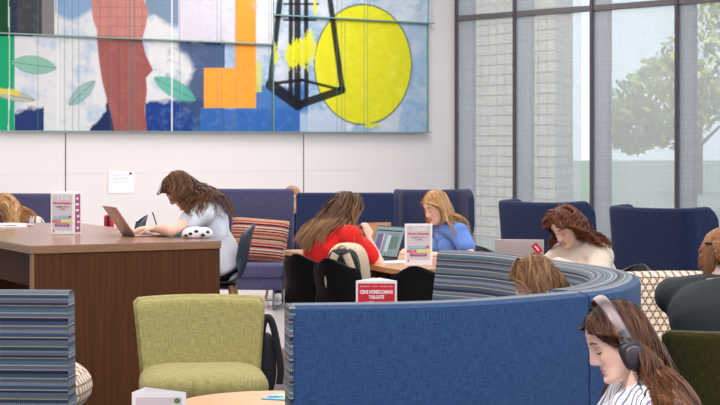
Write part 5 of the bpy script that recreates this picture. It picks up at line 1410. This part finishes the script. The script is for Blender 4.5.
# 5 blonde in blue
pc = P(436, 207, 12.85)
person('blonde woman in a periwinkle blue short sleeved shirt reading at the wooden table', (0.76, 12.98, 0), 202,
    dict(headw=pc, pitch=24, yaw=10, shirt=M['s_blue'], seat=.45, sleeve=.5, loose=.008, vox=.007, skin=(.84, .56, .44), bend=-.03,
         arms=dict(L=dict(el=(-.27, .14, .82), wr=(-.06, .42, .78)), R=dict(el=(.24, .20, .74), wr=(.08, .42, .77))),
         hair=dict(n=520, len=.33, vol=.6, col=(.42, .22, .085), hi=(.80, .56, .30), back=.5, g=(0, -.08, -1), wave=.05, seed=11, r=.005, fw=.068, tip=.2)))
# 6 red shirt
pc = P(345, 210, 12.05)
person('woman in a red T-shirt with long highlighted brown hair, seen from behind', (-0.18, 12.06, 0), 44,
    dict(headw=pc, pitch=34, yaw=0, shirt=M['s_red'], seat=.45, sleeve=.6, loose=.014, fold=.006, vox=.007, fat=1.12, bend=-.12, shw=.19, skin=(.80, .50, .38),
         arms=dict(R=dict(el=(.31, .03, .80), wr=(.11, .14, 1.02), pn=(-1, .1, 0), hd=(-.35, .1, 1)), L=dict(el=(-.12, .24, .80), wr=(-.02, .20, 1.02), hd=(.1, -.2, 1), pn=(0, -1, 0))),
         hair=dict(n=800, len=.38, col=(.05, .020, .012), hi=(.46, .24, .115), mix0=-.08, back=.9, g=(-.28, -.28, -1), wave=.10, wf=30, seed=12, r=.0052, seg=26, faceclear=True, tip=.65, stiff=.86)))
# 7 white shirt woman
pc = P(180, 190, 11.42)
person('woman with long dark brown hair in a white T-shirt writing at the brown desk', (-0.87, 11.5, 0), 183,
    dict(headw=pc, pitch=42, neckoff=(0, -.15, -.10), bust=0, yaw=0, shirt=M['s_white'], seat=.66, sleeve=.42, loose=.012, fold=.006, vox=.006, foot=.30, bend=.02, skin=(.82, .54, .42), ankf=.26,
         arms=dict(L=dict(el=(-.30, .20, 1.05), wr=(-.10, .44, 1.0), hd=(.3, 1, 0)), R=dict(el=(.2, .24, 1.0), wr=(.06, .46, .99), hd=(-.2, 1, 0))),
         hair=dict(n=850, len=.40, col=(.040, .016, .009), hi=(.24, .105, .048), ymax=.045, obk=1.12, back=.3, g=(0, .02, -1), wave=.34, wf=45, seed=14, r=.0055, seg=26, fw=.060, tip=.3, stiff=.82)))
# pen in her hand
q = P(158, 227, 11.35)
mb = MB(); a = P(157.5, 228, 11.33); b_ = P(152.5, 212, 11.33); mb.tube([a, a*.1+b_*.9, b_], [.003, .0042, .003], 8); o = mb.build('pen', M['dark'], None); tag(o, 'dark pen held upright in the writing hand', 'pen')
# 8 left edge blonde
pc = P(6, 209, 13.75)
person('blonde person at the left edge bent over the desk in a grey striped shirt', (-2.66, 14.2, 0), 262,
    dict(headw=pc, pitch=55, yaw=0, shirt=M['s_gstripe'], seat=.62, sleeve=1.5, vox=.009, bend=.02, foot=.2, shw=.18, loose=.01,
         hair=dict(n=520, len=.30, col=(.40, .20, .075), hi=(.78, .52, .26), back=.3, g=(0, .1, -1), wave=.35, seed=15, r=.006, fw=.03, tip=.2, faceclear=False)))
# 9 head behind the bench
pc = P(292.5, 198.5, 17.7)
person('blonde person behind the violet bench, only the top of the head showing', (-0.66, 17.95, 0), 268,
    dict(headw=pc, pitch=15, shirt=M['s_navy'], seat=.45, vox=.011, bend=-.08, pelvis=(0, 0, .50), sleeve=1.5, scale=.95,
         hair=dict(n=320, len=.2, col=(.36, .18, .07), hi=(.70, .44, .22), seed=16, r=.006, wave=.1)))

# groups of repeated kinds
for base, g in (('shell_chair', 'moulded shell chairs'), ('counter_chair', 'counter height shell chairs at the brown desk'), ('wing_chair', 'high wing chairs by the windows'), ('bench', 'high back benches'), ('lounge_chair', 'armless lounge chairs'), ('round_table', 'round oak tables'), ('study_table', 'study tables'), ('laptop', 'open laptops'), ('person', 'people studying'), ('brochure_display', 'info displays with coloured bars'), ('tree', 'trees outside the windows'), ('roller_shade', 'sheer roller shades')):
    for o in bpy.data.objects:
        if o.parent is None and o.name.split('.')[0] == base and 'category' in o.keys(): o['group'] = g
